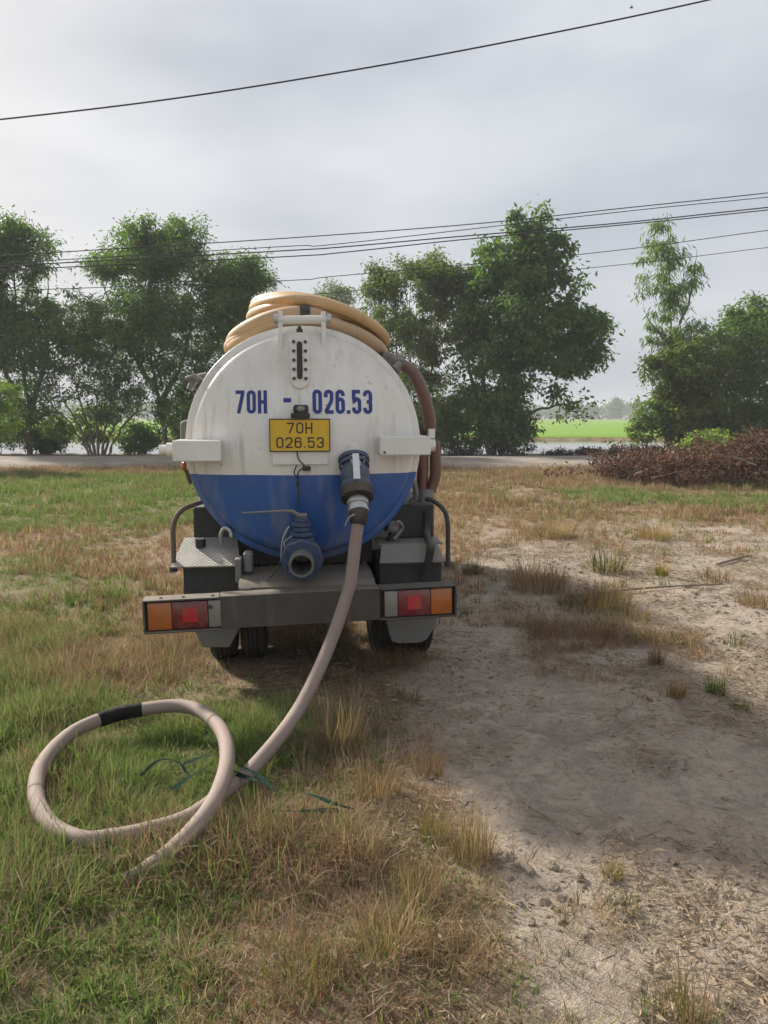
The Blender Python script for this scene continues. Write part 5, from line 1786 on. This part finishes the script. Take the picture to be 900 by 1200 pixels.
# canal banks and verge behind the road
n_ = 3500
xv = rng.uniform(-42, 42, n_)
yv = np.concatenate([rng.uniform(33.2, 38.6, n_ // 2), rng.uniform(62.6, 64.8, n_ - n_ // 2)])
zv = ground_h(xv, yv)
rv2 = np.stack([np.zeros(n_), np.zeros(n_), rng.uniform(0, 6.28, n_)], 1)
scatter('bank_grass', straw_f + green_f, np.stack([xv, yv, zv], 1), rv2, np.where(yv < 50, rng.uniform(0.5, 1.3, n_), rng.uniform(0.7, 1.6, n_)), rng.integers(0, 6, n_), 'rough grass on the canal banks', 'grass')

# straw litter, clods on the bare soil
def litter_mesh(seed, n, L, w, mat):
    g = np.random.default_rng(seed)
    C = np.stack([g.normal(scale=0.06, size=n), g.normal(scale=0.06, size=n), g.uniform(0.002, 0.018, n)], 1)
    a = g.uniform(0, 6.28, n)
    D = np.stack([np.cos(a), np.sin(a), g.normal(scale=0.18, size=n)], 1)
    D /= np.linalg.norm(D, axis=1)[:, None]
    sc = g.uniform(0.4, 1.3, n)
    V, Q = leaf_quads(C, D, L * sc, w * sc, g)
    V[:, 2] = np.maximum(V[:, 2], 0.001)
    me = np_mesh('litter', V, Q)
    attr_f(me, 'shade', np.repeat(g.random(n), 4))
    attr_f(me, 'along', np.zeros(4 * n))
    me.materials.append(mat)
    return me


M_litter = leaf_mat('litter', (0.13, 0.095, 0.07), (0.46, 0.36, 0.26), 0.1, spec=0.2)
lit_p = [litter_mesh(400 + i, 14, 0.07, 0.004, M_litter) for i in range(4)] + [litter_mesh(410 + i, 7, 0.04, 0.010, M_litter) for i in range(2)]
n_ = 26000
yl = rng.uniform(1.6, 11, n_)
xl = rng.uniform(-1, 1, n_) * (0.5 * yl + 1.0)
cgl, _ = cover(xl, yl)
rutm = np.exp(-((xl - (1.0 - 0.05 * (yl - 4.5))) / 0.75) ** 2) * sstep(3.0, 3.7, yl + 0.35 * (xl - 0.6))
lm = sstep(0.34, 0.62, fbm(xl + 2, yl - 4, 2.3, 4))
keep = (rng.random(n_) < (0.06 + 0.94 * sstep(0.3, 0.75, lm)) * (1 - 0.8 * rutm)) & (xl > np.interp(yl, XB_Y, XB_X) - 0.7)
xl, yl = xl[keep], yl[keep]
scatter('straw_litter', lit_p, np.stack([xl, yl, ground_h(xl, yl) + 0.002], 1), np.stack([rng.normal(scale=0.1, size=len(xl)), rng.normal(scale=0.1, size=len(xl)), rng.uniform(0, 6.28, len(xl))], 1),
        rng.uniform(0.5, 1.4, len(xl)), rng.integers(0, 6, len(xl)), 'straw and dead leaf litter on the bare soil', 'litter')


def clod_mesh(seed):
    g = np.random.default_rng(seed)
    bm = bmesh.new()
    bmesh.ops.create_icosphere(bm, subdivisions=2, radius=1)
    s = g.uniform(0.6, 1.2, 3) * np.array([1, 1, 0.55])
    for v_ in bm.verts:
        k = 1 + 0.35 * (float(vnoise(np.array(v_.co.x * 1.7 + seed), np.array(v_.co.y * 1.7 + v_.co.z * 2.3))) - 0.5) * 2
        v_.co = Vector((v_.co.x * s[0] * k, v_.co.y * s[1] * k, v_.co.z * s[2] * k))
    me = bpy.data.meshes.new('clod')
    bm.to_mesh(me)
    bm.free()
    me.materials.append(M_clod)
    return me


M_clod = plain_mat('clod', (0.19, 0.155, 0.12), (0.38, 0.32, 0.255), 1.5, b=0.5, bd=0.2)
n_ = 40000
yl = rng.uniform(1.6, 10, n_)
xl = rng.uniform(-1, 1, n_) * (0.5 * yl + 1.0)
lm = sstep(0.42, 0.68, fbm(xl + 12, yl + 4, 1.9, 4))
cgl, _ = cover(xl, yl)
keep = (rng.random(n_) < lm * (1 - 0.8 * cgl)) & (xl > -0.6)
xl, yl = xl[keep], yl[keep]
scatter('soil_clods', [clod_mesh(500 + i) for i in range(5)], np.stack([xl, yl, ground_h(xl, yl)], 1), np.stack([rng.normal(scale=0.3, size=len(xl)), rng.normal(scale=0.3, size=len(xl)), rng.uniform(0, 6.28, len(xl))], 1),
        0.003 + 0.030 * rng.random(len(xl)) ** 6, rng.integers(0, 5, len(xl)), 'small clods and crumbs of dry soil', 'clods')


# ------------------------------------------------------------------ single grass tufts one can pick out
def gpt(a, b):
    u, w_ = (a - 450) / 900, (600 - b) / 900
    v_ = Vector((u, math.cos(PITCH) + w_ * math.sin(PITCH), -math.sin(PITCH) + w_ * math.cos(PITCH)))
    t_ = CAM_H / -v_.z
    return v_.x * t_, v_.y * t_


M_ochre = leaf_mat('grass_ochre', (0.21, 0.12, 0.04), (0.42, 0.27, 0.09), 0.3, spec=0.2)
M_grey_green = leaf_mat('grass_grey_green', (0.05, 0.075, 0.03), (0.14, 0.16, 0.07), 0.3, tip=(0.26, 0.22, 0.12), spec=0.2)
TUFTS = [  # px, py of the foot, height, spread, blades, lean, main material, second material, label
    (808, 1192, 0.20, 0.07, 130, 0.45, M_red_straw, M_green, 'large upright reddish tuft at the lower right corner'),
    (762, 1180, 0.09, 0.035, 40, 0.6, M_green, M_straw, 'small green tuft beside the large reddish one at the bottom'),
    (553, 1003, 0.25, 0.075, 150, 0.5, M_straw, M_red_straw, 'tall fan shaped straw tuft at the edge of the bare soil'),
    (508, 980, 0.17, 0.055, 90, 0.5, M_red_straw, M_green, 'darker tuft just left of the tall fan shaped one'),
    (492, 1050, 0.20, 0.07, 110, 0.5, M_red_straw, M_straw, 'brown tuft in front of the tall fan shaped straw tuft'),
    (424, 1005, 0.20, 0.08, 110, 0.6, M_straw, M_red_straw, 'pale straw tuft right of the green strap'),
    (402, 880, 0.30, 0.09, 150, 0.45, M_straw, M_red_straw, 'tall dry tuft right of the slanting hose near the truck shadow'),
    (718, 1015, 0.085, 0.04, 60, 0.6, M_ochre, M_green, 'yellow green tuft alone on the bare soil in front'),
    (730, 1052, 0.07, 0.05, 60, 0.9, M_grey_green, M_straw, 'low olive tuft just below the yellow green one'),
    (690, 1072, 0.11, 0.10, 110, 1.3, M_straw, M_red_straw, 'flattened straw tuft left of the low olive one'),
    (828, 1055, 0.06, 0.07, 60, 1.2, M_red_straw, M_straw, 'flat brown tuft at the right on the littered soil'),
    (502, 908, 0.20, 0.07, 90, 0.5, M_red_straw, M_red_straw, 'thin reddish tuft in the truck shadow'),
    (867, 828, 0.075, 0.05, 70, 0.7, M_green, M_grey_green, 'small dark green tuft near the right edge'),
    (838, 812, 0.13, 0.05, 80, 0.5, M_green, M_grey_green, 'upright green tuft left of the small dark one'),
    (793, 815, 0.12, 0.05, 80, 0.55, M_ochre, M_red_straw, 'orange brown tuft left of the upright green one'),
    (768, 778, 0.14, 0.045, 60, 0.5, M_red_straw, M_grey_green, 'thin brown tuft at the edge of the truck shadow'),
    (800, 752, 0.12, 0.12, 90, 1.0, M_red_straw, M_grey_green, 'low wide brown tuft on the sunlit soil'),
    (860, 752, 0.09, 0.08, 60, 0.9, M_grey_green, M_straw, 'low green tuft right of the low wide brown one'),
    (888, 712, 0.16, 0.14, 110, 0.9, M_red_straw, M_straw, 'brown tuft cut by the right edge of the picture'),
    (775, 677, 0.17, 0.06, 70, 0.5, M_ochre, M_green, 'small yellowish tuft alone on the sunlit soil farther back'),
    (838, 682, 0.14, 0.16, 70, 1.0, M_red_straw, M_grey_green, 'grey brown tuft right of the small yellowish one'),
    (628, 690, 0.28, 0.26, 260, 0.8, M_red_straw, M_straw, 'rusty brown grass mound at the far edge of the truck shadow'),
    (697, 712, 0.26, 0.30, 280, 0.9, M_red_straw, M_grey_green, 'dark brown grass mound right of the rusty one'),
    (746, 724, 0.14, 0.10, 80, 0.8, M_red_straw, M_straw, 'small brown tuft right of the dark mound'),
    (553, 672, 0.13, 0.10, 80, 0.8, M_grey_green, M_red_straw, 'small dark tuft beside the rear bumper on the right'),
    (650, 632, 0.22, 0.2, 110, 0.8, M_straw, M_red_straw, 'straw tuft behind the two brown mounds'),
    (765, 632, 0.22, 0.24, 130, 0.8, M_straw, M_ochre, 'pale straw tuft farther back on the right'),
    (536, 1130, 0.19, 0.10, 150, 0.7, M_red_straw, M_straw, 'brown tuft near the bottom at the grass edge'),
    (455, 1110, 0.20, 0.11, 170, 0.75, M_straw, M_red_straw, 'matted straw tuft at the bottom left of the bare soil'),
    (350, 1150, 0.20, 0.11, 170, 0.75, M_red_straw, M_green, 'reddish straw tuft amid green blades at the bottom'),
    (645, 1125, 0.07, 0.09, 60, 1.2, M_grey_green, M_straw, 'flat grey green tuft on the litter near the bottom'),
    (440, 930, 0.17, 0.09, 130, 0.7, M_red_straw, M_straw, 'rusty tuft left of the truck shadow edge'),
    (480, 820, 0.08, 0.07, 60, 0.9, M_grey_green, M_red_straw, 'tiny dark tuft in the shade behind the bumper'),
]
for i, (a, b, h, sp_, nb, ln, m1, m2, lab) in enumerate(TUFTS):
    x, y = gpt(a, b)
    g = np.random.default_rng(700 + i)
    w_ = 0.0018 + 0.00042 * y
    root = tag(empty('grass_tuft', (x, y, float(ground_h(np.array(x), np.array(y)))), g.uniform(0, 6)), lab, 'grass tuft', 'grass tufts on the bare soil')
    for part, mm, frac, hs in (('blades', m1, 0.7, 1.0), ('undergrowth', m2, 0.45, 0.62)):
        link(part, tuft_mesh(part, 800 + 2 * i + (part == 'blades'), int(nb * frac * (1.0 + 0.12 * y)), h * hs * (1.15 + 0.07 * y), sp_ * 1.15, ln * 0.85, w_ * (1.0 if part == 'blades' else 1.3), mm, 4), None, root)
# spiky clump
x, y = gpt(712, 672)
root = tag(empty('spiky_clump', (x, y, 0)), 'spiky grey green leafy clump behind the dark brown mound', 'plant')
link('leaves', tuft_mesh('leaves', 950, 80, 0.44, 0.17, 0.8, 0.014, M_grey_green, 4), None, root)
link('dead_leaves', tuft_mesh('dead_leaves', 951, 80, 0.38, 0.22, 1.0, 0.012, M_straw, 4), None, root)

# sticks and one pale stone lying about
M_stick = plain_mat('stick', (0.16, 0.12, 0.09), (0.30, 0.24, 0.18), 20, b=0.4, bd=0.005)
for i, (pts, r, lab) in enumerate([([(665, 703), (720, 697), (790, 692), (848, 690)], 0.016, 'long thin stick lying on the sunlit soil right of the mounds'),
                                   ([(620, 942), (640, 955), (652, 962)], 0.006, 'short twig at the near edge of the truck shadow'),
                                   ([(840, 665), (872, 658), (880, 656)], 0.018, 'pale stick lying on the soil near the right edge')]):
    P = []
    for a, b in pts:
        x, y = gpt(a, b)
        P.append((x, y, float(ground_h(np.array(x), np.array(y))) + r * 1.2 + 0.008))
    tag(MB().tube(catmull(P, 5), lambda i_, n_: r * (1 - 0.6 * i_ / n_), 6).build('stick', M_stick), lab, 'stick', 'sticks on the soil')
